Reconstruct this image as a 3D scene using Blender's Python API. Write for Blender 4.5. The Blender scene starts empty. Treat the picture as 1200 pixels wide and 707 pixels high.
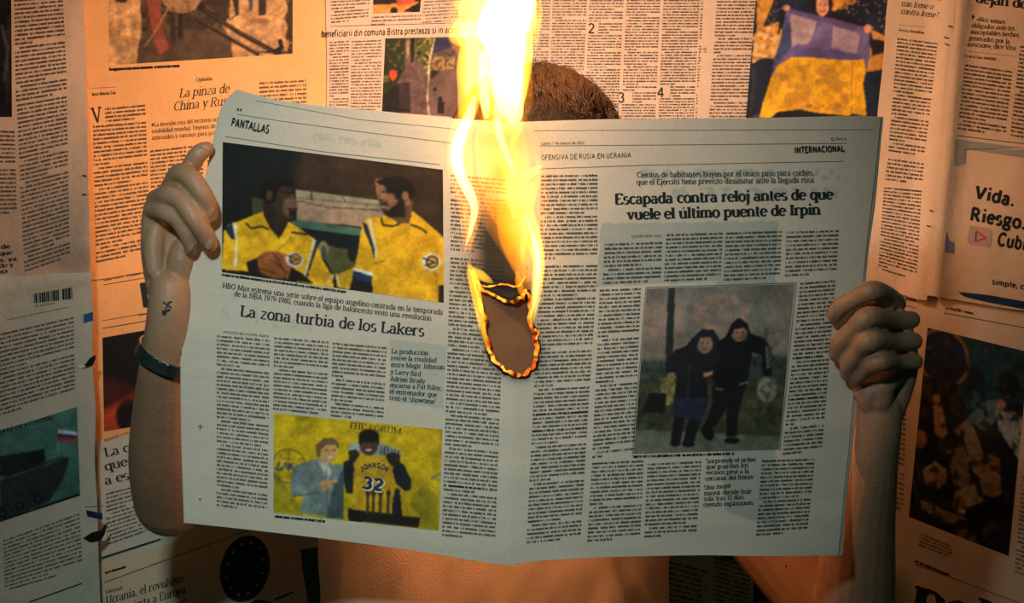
import bpy, bmesh, math, random
import numpy as np
from mathutils import Vector, Matrix
from mathutils.bvhtree import BVHTree

random.seed(7)
RNG = np.random.default_rng(7)
scene = bpy.context.scene
COL = scene.collection
R = math.radians

# ------------------------------------------------------------------ camera
F = 1942.0            # focal length in pixels of the 1200 px wide frame
CY, CZ = -1.40, 1.45  # the camera stands 1.4 m in front of the held newspaper
cam_data = bpy.data.cameras.new('camera')
cam = bpy.data.objects.new('camera', cam_data)
COL.objects.link(cam)
cam.location = (0, CY, CZ)
cam.rotation_euler = (R(90), 0, 0)
cam_data.sensor_width = 36
cam_data.lens = F / 1200 * 36
cam_data.clip_start = 0.05
cam_data.dof.use_dof = False
scene.camera = cam

# ------------------------------------------------------------------ world
world = bpy.data.worlds.new('dim_room')
scene.world = world
world.use_nodes = True
world.node_tree.nodes['Background'].inputs[0].default_value = (0.0, 0.42, 0.30, 1)
world.node_tree.nodes['Background'].inputs[1].default_value = 0.040

# ------------------------------------------------------------------ lights
def area_light(name, loc, target, size, power, colour):
    d = bpy.data.lights.new(name, 'AREA')
    d.shape = 'DISK'; d.size = size; d.energy = power; d.color = colour
    o = bpy.data.objects.new(name, d); COL.objects.link(o)
    o.location = loc
    v = Vector(target) - Vector(loc)
    o.rotation_euler = v.to_track_quat('-Z', 'Y').to_euler()
    return o
def point_light(name, loc, radius, power, colour):
    d = bpy.data.lights.new(name, 'POINT')
    d.shadow_soft_size = radius; d.energy = power; d.color = colour
    o = bpy.data.objects.new(name, d); COL.objects.link(o)
    o.location = loc
    return o
def spot_light(name, loc, target, size, power, colour, cone, blend):
    d = bpy.data.lights.new(name, 'SPOT')
    d.shadow_soft_size = size; d.energy = power; d.color = colour; d.spot_size = R(cone); d.spot_blend = blend
    o = bpy.data.objects.new(name, d); COL.objects.link(o)
    o.location = loc
    o.rotation_euler = (Vector(target) - Vector(loc)).to_track_quat('-Z', 'Y').to_euler()
    return o
spot_light('cool_lamp', (-0.24, -1.13, CZ + 0.42), (-0.12, 0.0, CZ + 0.05), 0.05, 38, (0.82, 1.0, 0.93), 50, 1.0)
# the light of the fire itself: above the paper, in front of it and behind it
spot_light('flame_light_top', (-0.01, 0.02, CZ + 0.29), (-0.01, 0.52, CZ + 0.79), 0.03, 14.5, (1.0, 0.62, 0.38), 176, 0.3)
point_light('flame_light_front', (-0.01, -0.15, CZ + 0.21), 0.03, 1.25, (1.0, 0.45, 0.20))
point_light('flame_light_middle', (-0.01, 0.055, CZ + 0.12), 0.02, 2.0, (1.0, 0.43, 0.18))
point_light('flame_light_back', (-0.03, 0.060, CZ - 0.03), 0.02, 1.1, (1.0, 0.36, 0.12))

scene.view_settings.view_transform = 'Standard'
scene.view_settings.look = 'None'
scene.view_settings.gamma = 1.0
scene.view_settings.use_curve_mapping = False
scene.view_settings.exposure = 0.0

# ------------------------------------------------------------------ helpers
def srgb(c):
    c = np.asarray(c, float) / 255.0
    return np.where(c <= 0.04045, c / 12.92, ((c + 0.055) / 1.055) ** 2.4)
def P(px, py, y):
    """point seen at pixel (px, py) of the 1200x707 frame, at depth y"""
    k = (y - CY) / F
    return Vector(((px - 600) * k, y, CZ - (py - 353.5) * k))
def lift(XY, Y):
    XY = np.asarray(XY, float); Y = np.asarray(Y, float)
    k = (Y - CY) / F
    return np.stack([(XY[..., 0] - 600) * k, Y, CZ - (XY[..., 1] - 353.5) * k], -1)
def make_mesh(name, V, Fc, mat, smooth=False, cols=None):
    me = bpy.data.meshes.new(name)
    V = np.asarray(V, np.float32).reshape(-1, 3)
    if isinstance(Fc, np.ndarray):
        n, k = Fc.shape
        me.vertices.add(len(V)); me.vertices.foreach_set('co', V.ravel())
        me.loops.add(n * k); me.loops.foreach_set('vertex_index', Fc.astype(np.int32).ravel())
        me.polygons.add(n)
        me.polygons.foreach_set('loop_start', np.arange(0, n * k, k, dtype=np.int32))
        me.polygons.foreach_set('loop_total', np.full(n, k, np.int32))
        me.update(calc_edges=True)
    else:
        me.from_pydata([tuple(map(float, v)) for v in V], [], Fc)
    if cols is not None:
        a = me.color_attributes.new('Col', 'FLOAT_COLOR', 'POINT')
        c = np.ones((len(V), 4), np.float32); c[:, :3] = cols
        a.data.foreach_set('color', c.ravel())
    if smooth:
        me.polygons.foreach_set('use_smooth', np.ones(len(me.polygons), bool))
    me.validate()
    if mat: me.materials.append(mat)
    return me
def obj(name, me, parent=None, label=None, cat=None, group=None, kind=None):
    o = bpy.data.objects.new(name, me)
    COL.objects.link(o)
    if parent is not None:
        o.parent = parent
        o.matrix_parent_inverse = Matrix.Translation(-parent.location) if parent.parent is None else Matrix.Identity(4)
    if label: o['label'] = label
    if cat: o['category'] = cat
    if group: o['group'] = group
    if kind: o['kind'] = kind
    return o
def empty(name, loc, label, cat, group=None):
    o = bpy.data.objects.new(name, None); COL.objects.link(o)
    o.location = loc; o.empty_display_size = 0.05
    o['label'] = label; o['category'] = cat
    if group: o['group'] = group
    return o

def vnoise(X, Y, s, seed=0):
    """smooth value noise in -1..1 with cells of s pixels"""
    g = np.random.default_rng(1000 + seed).uniform(-1, 1, (256, 256))
    x = X / s + 100.3; y = Y / s + 90.7
    i = np.floor(x).astype(int); j = np.floor(y).astype(int)
    fx = x - i; fy = y - j
    fx = fx * fx * (3 - 2 * fx); fy = fy * fy * (3 - 2 * fy)
    i %= 256; j %= 256; i1 = (i + 1) % 256; j1 = (j + 1) % 256
    return (g[i, j] * (1 - fx) + g[i1, j] * fx) * (1 - fy) + (g[i, j1] * (1 - fx) + g[i1, j1] * fx) * fy
def sstep(a, b, x):
    t = np.clip((x - a) / (b - a), 0, 1)
    return t * t * (3 - 2 * t)
def inpoly(X, Y, pts):
    ins = np.zeros(X.shape, bool)
    n = len(pts)
    for i in range(n):
        x0, y0 = pts[i]; x1, y1 = pts[(i + 1) % n]
        if y0 == y1: continue
        c = ((y0 > Y) != (y1 > Y)) & (X < (x1 - x0) * (Y - y0) / (y1 - y0) + x0)
        ins ^= c
    return ins
def segdist(X, Y, pts, closed=True):
    d = np.full(X.shape, 1e9)
    n = len(pts)
    for i in range(n if closed else n - 1):
        x0, y0 = pts[i]; x1, y1 = pts[(i + 1) % n]
        dx, dy = x1 - x0, y1 - y0
        L = dx * dx + dy * dy + 1e-9
        t = np.clip(((X - x0) * dx + (Y - y0) * dy) / L, 0, 1)
        d = np.minimum(d, np.hypot(X - x0 - t * dx, Y - y0 - t * dy))
    return d
def smooth_line(pts, n):
    """Catmull-Rom through pts (any dimension), n samples"""
    p = np.asarray(pts, float)
    p = np.vstack([2 * p[0] - p[1], p, 2 * p[-1] - p[-2]])
    m = len(p) - 3
    t = np.linspace(0, m - 1e-6, n); k = t.astype(int); f = (t - k)[:, None]
    a, b, c, d = p[k], p[k + 1], p[k + 2], p[k + 3]
    return 0.5 * (2 * b + (c - a) * f + (2 * a - 5 * b + 4 * c - d) * f ** 2 + (3 * b - a - 3 * c + d) * f ** 3)

# ------------------------------------------------------------------ materials
def new_mat(name):
    m = bpy.data.materials.new(name); m.use_nodes = True
    nt = m.node_tree; nt.nodes.clear()
    out = nt.nodes.new('ShaderNodeOutputMaterial')
    return m, nt, out
def N(nt, t, **kw):
    n = nt.nodes.new(t)
    for k, v in kw.items():
        if k.startswith('i_'):
            n.inputs[k[2:].replace('_', ' ')].default_value = v
        else: setattr(n, k, v)
    return n
def simple(name, rgb, rough=0.6, metal=0.0, noise=0.0, scale=60, bump=0.0, bscale=300, spec=0.4, sss=0.0):
    m, nt, out = new_mat(name)
    b = N(nt, 'ShaderNodeBsdfPrincipled')
    c = tuple(srgb(rgb)) + (1,)
    b.inputs['Base Color'].default_value = c
    b.inputs['Roughness'].default_value = rough
    b.inputs['Metallic'].default_value = metal
    b.inputs['Specular IOR Level'].default_value = spec
    if sss: 
        b.inputs['Subsurface Weight'].default_value = sss
        b.inputs['Subsurface Scale'].default_value = 0.006
        b.inputs['Subsurface Radius'].default_value = (1, .35, .2)
    tc = N(nt, 'ShaderNodeTexCoord')
    if noise:
        nz = N(nt, 'ShaderNodeTexNoise'); nz.inputs['Scale'].default_value = scale; nz.inputs['Detail'].default_value = 5
        nt.links.new(tc.outputs['Object'], nz.inputs['Vector'])
        mx = N(nt, 'ShaderNodeMix', data_type='RGBA')
        mx.inputs[6].default_value = tuple(x * (1 - noise) for x in c[:3]) + (1,)
        mx.inputs[7].default_value = tuple(min(1, x * (1 + noise)) for x in c[:3]) + (1,)
        nt.links.new(nz.outputs['Fac'], mx.inputs[0]); nt.links.new(mx.outputs[2], b.inputs['Base Color'])
    if bump:
        nb = N(nt, 'ShaderNodeTexNoise'); nb.inputs['Scale'].default_value = bscale; nb.inputs['Detail'].default_value = 6
        nt.links.new(tc.outputs['Object'], nb.inputs['Vector'])
        bp = N(nt, 'ShaderNodeBump'); bp.inputs['Strength'].default_value = bump; bp.inputs['Distance'].default_value = 0.002
        nt.links.new(nb.outputs['Fac'], bp.inputs['Height']); nt.links.new(bp.outputs['Normal'], b.inputs['Normal'])
    nt.links.new(b.outputs[0], out.inputs['Surface'])
    return m
def sheet_mat(name, translucent, bump=0.25):
    """newsprint: the colour comes from the sheet's own print colour attribute, with paper fibre"""
    m, nt, out = new_mat(name)
    at = N(nt, 'ShaderNodeAttribute', attribute_name='Col')
    tc = N(nt, 'ShaderNodeTexCoord')
    nz = N(nt, 'ShaderNodeTexNoise'); nz.inputs['Scale'].default_value = 420; nz.inputs['Detail'].default_value = 4
    nt.links.new(tc.outputs['Object'], nz.inputs['Vector'])
    mr = N(nt, 'ShaderNodeMapRange'); mr.inputs['To Min'].default_value = 0.86; mr.inputs['To Max'].default_value = 1.10
    nt.links.new(nz.outputs['Fac'], mr.inputs['Value'])
    mul = N(nt, 'ShaderNodeVectorMath', operation='SCALE')
    nt.links.new(at.outputs['Color'], mul.inputs[0]); nt.links.new(mr.outputs[0], mul.inputs['Scale'])
    nb = N(nt, 'ShaderNodeTexNoise'); nb.inputs['Scale'].default_value = 38; nb.inputs['Detail'].default_value = 7; nb.inputs['Roughness'].default_value = .6
    nt.links.new(tc.outputs['Object'], nb.inputs['Vector'])
    bp = N(nt, 'ShaderNodeBump'); bp.inputs['Strength'].default_value = bump; bp.inputs['Distance'].default_value = 0.006
    nt.links.new(nb.outputs['Fac'], bp.inputs['Height'])
    b = N(nt, 'ShaderNodeBsdfPrincipled'); b.inputs['Roughness'].default_value = 0.75; b.inputs['Specular IOR Level'].default_value = .25
    nt.links.new(mul.outputs[0], b.inputs['Base Color']); nt.links.new(bp.outputs[0], b.inputs['Normal'])
    if translucent:
        tr = N(nt, 'ShaderNodeBsdfTranslucent'); nt.links.new(mul.outputs[0], tr.inputs['Color'])
        mix = N(nt, 'ShaderNodeMixShader'); mix.inputs[0].default_value = translucent
        nt.links.new(b.outputs[0], mix.inputs[1]); nt.links.new(tr.outputs[0], mix.inputs[2])
        nt.links.new(mix.outputs[0], out.inputs['Surface'])
    else:
        nt.links.new(b.outputs[0], out.inputs['Surface'])
    return m
def glow_mat(name, strength):
    """burning rim: glowing colour from the Col attribute"""
    m, nt, out = new_mat(name)
    at = N(nt, 'ShaderNodeAttribute', attribute_name='Col')
    e = N(nt, 'ShaderNodeEmission'); e.inputs['Strength'].default_value = strength
    nt.links.new(at.outputs['Color'], e.inputs['Color']); nt.links.new(e.outputs[0], out.inputs['Surface'])
    return m
def fire_mat(name, colour, strength):
    m, nt, out = new_mat(name)
    e = N(nt, 'ShaderNodeEmission'); e.inputs['Color'].default_value = colour + (1,); e.inputs['Strength'].default_value = strength
    nt.links.new(e.outputs[0], out.inputs['Volume'])
    return m
M_PAPER = sheet_mat('held_newsprint', 0.13, 0.12)
M_WALLPAPER = sheet_mat('wall_newsprint', 0.0, 0.30)
M_PHOTO = sheet_mat('printed_photograph', 0.0, 0.10)
M_INK = simple('black_ink', (22, 26, 28), 0.65, noise=.3, scale=500)
M_TEXT = simple('text_ink', (40, 40, 40), 0.75, noise=.25, scale=300)
M_WALLTEXT = simple('wall_text_ink', (74, 66, 60), 0.75, noise=.25, scale=300)
M_INKGREY = simple('grey_ink', (96, 98, 98), 0.7)
M_INKNAVY = simple('navy_ink', (20, 40, 70), 0.65)
M_SKIN = simple('skin', (166, 128, 102), 0.46, noise=.22, scale=55, bump=.28, bscale=300, sss=.12)
M_NAIL = simple('fingernail', (170, 134, 112), 0.30)
M_SHIRT = simple('cotton_shirt', (226, 206, 186), 0.9, noise=.08, scale=14, bump=.35, bscale=700)
M_TROUSERS = simple('dark_denim', (34, 42, 58), 0.9, noise=.2, bump=.3)
M_SHOE = simple('shoe_leather', (30, 26, 24), 0.5)
M_HAIR = simple('brown_hair', (66, 44, 26), 0.34, noise=.6, scale=90)
M_SCALP = simple('hair_base', (34, 24, 16), 0.7, noise=.4, scale=120)
M_STEEL = simple('brushed_steel', (166, 172, 174), 0.34, metal=1.0)
M_TATTOO = simple('tattoo_ink', (28, 38, 48), 0.6)
M_EYE = simple('eye_white', (225, 222, 214), 0.2)
M_IRIS = simple('iris', (70, 48, 30), 0.2)
M_LIP = simple('lips', (176, 104, 92), 0.4)
M_PLASTER = simple('plaster', (176, 168, 156), 0.9, noise=.06, scale=8, bump=.2)
M_FLOOR = simple('wooden_floor', (120, 84, 56), 0.5, noise=.25, scale=6)
M_STAPLE = simple('staple_wire', (40, 38, 36), 0.35, metal=1.0)
M_EMBER = glow_mat('glowing_ember', 1.0)
M_CHAR = simple('charred_paper', (14, 11, 9), 0.9, noise=.4)
# ------------------------------------------------------------------ letters: stroke skeletons turned to ink quads
# units: x-height 5, capitals 7, ascenders 7.4, descenders -2.2.  A cx cy rx ry a0 a1 | L x y x y ... | F x y w (serif) | D x y (dot)
GL = {
'a':(4.7,"A 2.05 3.55 1.35 1.2 165 0;L 3.4 3.6 3.4 .7 4.3 .15;A 2.0 1.4 1.45 1.3 75 330"),
'b':(5.2,"L 1 7.3 1 .2;F .6 7.3 1.1;A 2.7 2.5 1.75 2.4 150 -150"),
'c':(4.3,"A 2.5 2.5 1.9 2.45 40 315"),
'd':(5.2,"L 4.1 7.3 4.1 0;F 3.7 7.3 1.1;F 4.4 0 1.1;A 2.4 2.5 1.75 2.4 30 330"),
'e':(4.5,"A 2.4 2.5 1.9 2.45 0 320;L .6 2.7 4.2 2.7"),
'f':(3.2,"L 1.3 0 1.3 6;A 2.4 6 1.1 1.3 180 50;L .3 4.9 2.9 4.9;F 1.3 0 2.2"),
'g':(4.9,"A 2.2 3.4 1.5 1.6 0 360;L 3.3 4.7 4.7 4.9;A 2.3 -.6 1.9 1.3 0 360;L 1.2 1.9 1.2 .9 3.2 .6"),
'h':(5.5,"L 1 7.3 1 0;F .6 7.3 1.1;F 1 0 2;A 2.7 3.4 1.6 1.5 165 0;L 4.3 3.6 4.3 0;F 4.3 0 2"),
'i':(2.6,"L 1.3 5 1.3 0;F .9 4.9 1.1;F 1.3 0 2;D 1.3 6.8"),
'j':(2.6,"L 1.5 5 1.5 -1;F 1.1 4.9 1.1;A .5 -1 1 1.2 0 -110;D 1.5 6.8"),
'k':(5.2,"L 1 7.3 1 0;F .6 7.3 1.1;F 1 0 2;L 4.3 4.9 1.5 2.4;L 2.1 2.9 4.4 0;F 4.2 4.9 1.6;F 4.5 0 1.6"),
'l':(2.6,"L 1.3 7.3 1.3 0;F .9 7.3 1.1;F 1.3 0 2"),
'm':(8,"L 1 5 1 0;F .7 4.9 1;F 1 0 1.9;A 2.5 3.5 1.4 1.4 165 0;L 3.9 3.7 3.9 0;F 3.9 0 1.8;A 5.4 3.5 1.4 1.4 165 0;L 6.8 3.7 6.8 0;F 6.8 0 1.9"),
'n':(5.5,"L 1 5 1 0;F .7 4.9 1;F 1 0 2;A 2.7 3.4 1.6 1.5 165 0;L 4.3 3.6 4.3 0;F 4.3 0 2"),
'o':(5,"A 2.5 2.5 1.95 2.45 0 360"),
'p':(5.3,"L 1 5 1 -2.2;F .7 4.9 1;F 1 -2.2 2;A 2.7 2.5 1.8 2.4 150 -150"),
'q':(5.2,"L 4.2 5 4.2 -2.2;F 4.2 -2.2 2;A 2.4 2.5 1.8 2.4 30 330"),
'r':(3.9,"L 1.1 5 1.1 0;F .8 4.9 1;F 1.1 0 2;A 2.7 3.5 1.4 1.4 165 50"),
's':(4,"A 2 3.7 1.3 1.25 40 250;A 2 1.3 1.45 1.25 70 -140"),
't':(3.3,"L 1.4 6.4 1.4 1;A 2.3 1.1 .9 1 180 310;L .3 4.9 2.9 4.9"),
'u':(5.4,"L 1 5 1 1.4;F .6 4.9 1.1;A 2.6 1.5 1.6 1.4 180 345;L 4.2 5 4.2 0;F 3.8 4.9 1.1;F 4.5 0 1"),
'v':(4.9,"L .8 4.9 2.5 .2;L 4.2 4.9 2.5 .2;F .9 4.9 1.7;F 4.1 4.9 1.5"),
'w':(7,"L .8 4.9 2.2 .2;L 3.5 4.9 2.2 .2;L 3.5 4.9 4.9 .2;L 6.2 4.9 4.9 .2;F .9 4.9 1.6;F 6.1 4.9 1.5"),
'x':(4.8,"L .8 4.9 4.1 0;L 4.1 4.9 .8 0;F .9 4.9 1.5;F 4 4.9 1.5;F .8 0 1.5;F 4.1 0 1.5"),
'y':(4.9,"L .8 4.9 2.6 .3;L 4.2 4.9 2 -1.6 1.2 -2;F .9 4.9 1.7;F 4.1 4.9 1.5"),
'z':(4.3,"L .5 4.7 3.7 4.7;L 3.7 4.7 .5 .2;L .5 .2 3.8 .2"),
'A':(6.6,"L .7 0 3.2 7;L 3.2 7 5.8 0;L 1.6 2.4 4.9 2.4;F .8 0 1.9;F 5.8 0 2"),
'B':(5.9,"L 1.2 7 1.2 0;A 2.6 5.3 1.9 1.6 90 -90;A 2.7 1.85 2.2 1.8 90 -90;L 1 6.9 2.7 6.9;L 1 3.7 2.7 3.7;L 1 .1 2.8 .1"),
'C':(6.2,"A 3.5 3.5 2.8 3.5 45 315"),
'D':(6.6,"L 1.2 7 1.2 0;A 2.7 3.5 3 3.4 90 -90;L .8 6.9 2.8 6.9;L .8 .1 2.8 .1"),
'E':(5.6,"L 1.2 7 1.2 0;L .7 6.9 4.9 6.9;L 1.2 3.7 4 3.7;L .7 .1 5.1 .1;L 4.8 6.9 4.8 5.8;L 5 .1 5 1.3"),
'F':(5.2,"L 1.2 7 1.2 0;L .7 6.9 4.8 6.9;L 1.2 3.6 3.9 3.6;F 1.2 0 2.1"),
'G':(6.6,"A 3.5 3.5 2.8 3.5 45 320;L 5.6 1 5.6 3.1;F 5.4 3.2 2"),
'H':(6.8,"L 1.3 7 1.3 0;L 5.5 7 5.5 0;L 1.3 3.6 5.5 3.6;F 1.3 7 2;F 1.3 0 2;F 5.5 7 2;F 5.5 0 2"),
'I':(3,"L 1.5 7 1.5 0;F 1.5 6.9 2.2;F 1.5 .1 2.2"),
'J':(4.2,"L 2.8 7 2.8 1.5;A 1.7 1.5 1.1 1.5 0 -150;F 2.8 6.9 2.2"),
'K':(6.4,"L 1.2 7 1.2 0;L 5.2 6.9 1.6 3.3;L 2.4 4.1 5.4 0;F 1.2 7 2;F 1.2 0 2;F 5.4 0 1.8;F 5.1 6.9 1.6"),
'L':(5.4,"L 1.2 7 1.2 0;L .7 .1 4.8 .1;L 4.8 .1 4.8 1.5;F 1.2 6.9 2.1"),
'M':(8.2,"L 1.2 7 1.2 0;L 1.2 7 4.1 .6;L 6.9 7 4.1 .6;L 6.9 7 6.9 0;F 1.1 0 1.8;F 6.9 0 2;F 1.1 6.9 1.6;F 7 6.9 1.6"),
'N':(6.9,"L 1.2 7 1.2 0;L 1.2 7 5.6 .2;L 5.6 7 5.6 0;F 1.1 0 1.8;F 5.6 7 1.8;F 1.1 6.9 1.6"),
'O':(6.9,"A 3.45 3.5 2.85 3.45 0 360"),
'P':(5.6,"L 1.2 7 1.2 0;A 2.6 5.1 2.1 1.85 90 -90;L .8 6.9 2.7 6.9;L 1.2 3.3 2.7 3.3;F 1.2 0 2.1"),
'Q':(6.9,"A 3.45 3.5 2.85 3.45 0 360;L 3.8 .9 5.8 -1"),
'R':(6.2,"L 1.2 7 1.2 0;A 2.6 5.2 2 1.75 90 -90;L .8 6.9 2.7 6.9;L 1.2 3.5 2.7 3.5;L 2.8 3.5 5.4 0;F 1.2 0 2;F 5.5 0 1.4"),
'S':(5.2,"A 2.6 5.2 1.8 1.75 40 255;A 2.6 1.75 2 1.75 75 -145"),
'T':(5.8,"L 2.9 7 2.9 0;L .4 6.8 5.4 6.8;F 2.9 0 2.2;L .5 6.8 .5 5.7;L 5.3 6.8 5.3 5.7"),
'U':(6.6,"L 1.2 7 1.2 2.4;A 3.3 2.4 2.1 2.4 180 360;L 5.4 7 5.4 2.4;F 1.2 6.9 1.9;F 5.4 6.9 1.9"),
'V':(6.4,"L .7 7 3.2 .1;L 5.7 7 3.2 .1;F .8 6.9 2;F 5.6 6.9 1.8"),
'X':(6.2,"L .8 7 5.4 0;L 5.4 7 .8 0;F .9 7 1.7;F 5.3 7 1.7"),
'Y':(6,"L .7 7 3 3.4;L 5.3 7 3 3.4;L 3 3.4 3 0;F 3 0 2"),
'Z':(5.6,"L .6 6.8 4.9 6.8;L 4.9 6.8 .6 .2;L .6 .2 5 .2"),
'0':(4.8,"A 2.4 3.5 1.8 3.4 0 360"),'1':(3.6,"L 2 7 2 0;L .8 6 2 7;F 2 0 2.2"),
'2':(4.8,"A 2.3 5 1.7 1.9 160 -30;L 3.7 4.1 .6 .3;L .6 .3 4.2 .3"),
'3':(4.8,"A 2.2 5.3 1.6 1.6 150 -80;A 2.2 1.9 1.8 1.8 80 -150"),
'4':(4.9,"L 3.4 7 3.4 0;L 3.4 7 .4 2.2;L .4 2.1 4.6 2.1"),
'7':(4.6,"L .5 6.7 4.2 6.7;L 4.2 6.7 1.8 0"),
'8':(4.8,"A 2.4 5.3 1.5 1.6 0 360;A 2.4 1.9 1.8 1.8 0 360"),
'9':(4.8,"A 2.4 4.8 1.7 2.1 0 360;L 4.1 4.8 3.6 2 1.6 .1"),
'.':(2.2,"D 1.1 .5"),',':(2.2,"D 1.1 .5;L 1.3 .5 .8 -1.2"),'-':(3.4,"L .6 2.6 2.8 2.6;L .6 2.3 2.8 2.3"),
"'":(1.8,"L .9 7.2 .7 5.6"),'?':(4.2,"A 2.1 5.4 1.5 1.6 160 -50;L 2.4 3.8 2 2;D 2 .5"),
'«':(4.2,"L 2 4 .7 2.5 2 1;L 3.6 4 2.3 2.5 3.6 1"),'»':(4.2,"L .7 4 2 2.5 .7 1;L 2.3 4 3.6 2.5 2.3 1"),
'[':(2.4,"L 1 7 1 0"),
}
ACC = {'á':('a','/'),'é':('e','/'),'í':('i','/'),'ó':('o','/'),'ú':('u','/'),'Í':('I','/'),'Ó':('O','/'),'ă':('a','u'),'ș':('s',','),'î':('i','^'),'ñ':('n','~')}
def glyph(ch, thick, thin, serif):
    """-> (advance, list of quads (4,2)) in font units"""
    acc = None
    if ch in ACC: ch, acc = ACC[ch]
    if ch not in GL: return 2.6, []
    w, spec = GL[ch]
    Q = []
    def stroke(pts):
        pts = np.asarray(pts, float)
        d = np.diff(pts, axis=0); L = np.hypot(d[:, 0], d[:, 1]) + 1e-6
        t = np.vstack([d[:1], d[1:] + d[:-1], d[-1:]]) if len(d) > 1 else np.vstack([d, d])
        tl = np.hypot(t[:, 0], t[:, 1]) + 1e-6; t = t / tl[:, None]
        a = np.abs(t[:, 1]) if serif else np.ones(len(t))
        if serif:  # broad-nib: rising diagonals thin, falling thick
            a = a ** 1.4 * np.where((t[:, 0] * t[:, 1] > 0.12) & (np.abs(t[:, 0]) < .85) & (np.abs(t[:, 0]) > .2) & (len(pts) <= 3), .35, 1)
        hw = (thin + (thick - thin) * a) / 2
        n = np.stack([-t[:, 1], t[:, 0]], 1) * hw[:, None]
        A = pts + n; B = pts - n
        for i in range(len(pts) - 1):
            Q.append([A[i], A[i + 1], B[i + 1], B[i]])
    for tok in spec.split(';'):
        p = tok.split(); k = p[0]; v = [float(x) for x in p[1:]]
        if k == 'A':
            n = max(4, int(abs(v[5] - v[4]) / 36) + 1)
            an = np.radians(np.linspace(v[4], v[5], n))
            stroke(np.stack([v[0] + v[2] * np.cos(an), v[1] + v[3] * np.sin(an)], 1))
        elif k == 'L':
            stroke(np.array(v).reshape(-1, 2))
        elif k == 'F' and serif:
            h = max(thin * 1.05, .58)
            s = -h / 2 if v[1] > 2 else h / 2
            x, y, ww = v; ww = ww + thick * .42
            Q.append([(x - ww / 2, y + s - h / 2), (x + ww / 2, y + s - h / 2), (x + ww / 2, y + s + h / 2), (x - ww / 2, y + s + h / 2)])
        elif k == 'D':
            if acc and ch == 'i' and v[1] > 5: continue
            r = thick * .58
            x, y = v
            Q.append([(x - r, y), (x, y - r), (x + r, y), (x, y + r)])
    if acc == '/': Q.append([(w / 2 - .4, 5.8), (w / 2 + .1, 5.8), (w / 2 + 1, 7.3), (w / 2 + .2, 7.3)])
    if acc == '^': Q.append([(w / 2 - 1, 5.8), (w / 2, 7.3), (w / 2 + 1, 5.8), (w / 2, 6.6)])
    if acc == 'u': Q.append([(w / 2 - 1, 7), (w / 2, 5.9), (w / 2 + 1, 7), (w / 2, 6.4)])
    if acc == '~': Q.append([(w / 2 - 1.2, 6), (w / 2 + 1.2, 6.2), (w / 2 + 1.2, 6.8), (w / 2 - 1.2, 6.6)])
    if acc == ',': Q.append([(w / 2 - .3, -.6), (w / 2 + .3, -.6), (w / 2, -1.7), (w / 2 - .3, -1.7)])
    return w, [np.asarray(q, float) for q in Q]
GC = {}
def text_quads(s, p0, p1, xh, thick=1.25, thin=.55, serif=True, slant=0.0, bow=0.0, lean=None, arc=0.0):
    """text on the baseline p0->p1 (px), stretched to fill it; xh = x-height in px; returns (n,4,2) px quads"""
    out = []; x = 0.0
    for ch in s:
        if ch == ' ': x += 2.7; continue
        key = (ch, thick, thin, serif)
        if key not in GC: GC[key] = glyph(ch, thick, thin, serif)
        w, qs = GC[key]
        gap = 0.0 if serif else .5
        for q in qs:
            qq = q.copy(); qq[:, 0] += x + slant * q[:, 1]
            out.append(qq)
        x += w + gap
    if not out: return np.zeros((0, 4, 2))
    A = np.array(out)
    p0 = np.array(p0, float); p1 = np.array(p1, float)
    d = p1 - p0; L = np.hypot(*d); u = d / L
    v = np.array([u[1], -u[0]]) if lean is None else np.array(lean, float)
    s_ = L / x
    res = p0 + (A[..., 0:1] * s_) * u + (A[..., 1:2] * (xh / 5.0)) * v
    if bow or arc:
        f = A[..., 0] / x
        res = res + (v * ((bow + arc) * 4)) * (f * (1 - f))[..., None]
    return res
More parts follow.
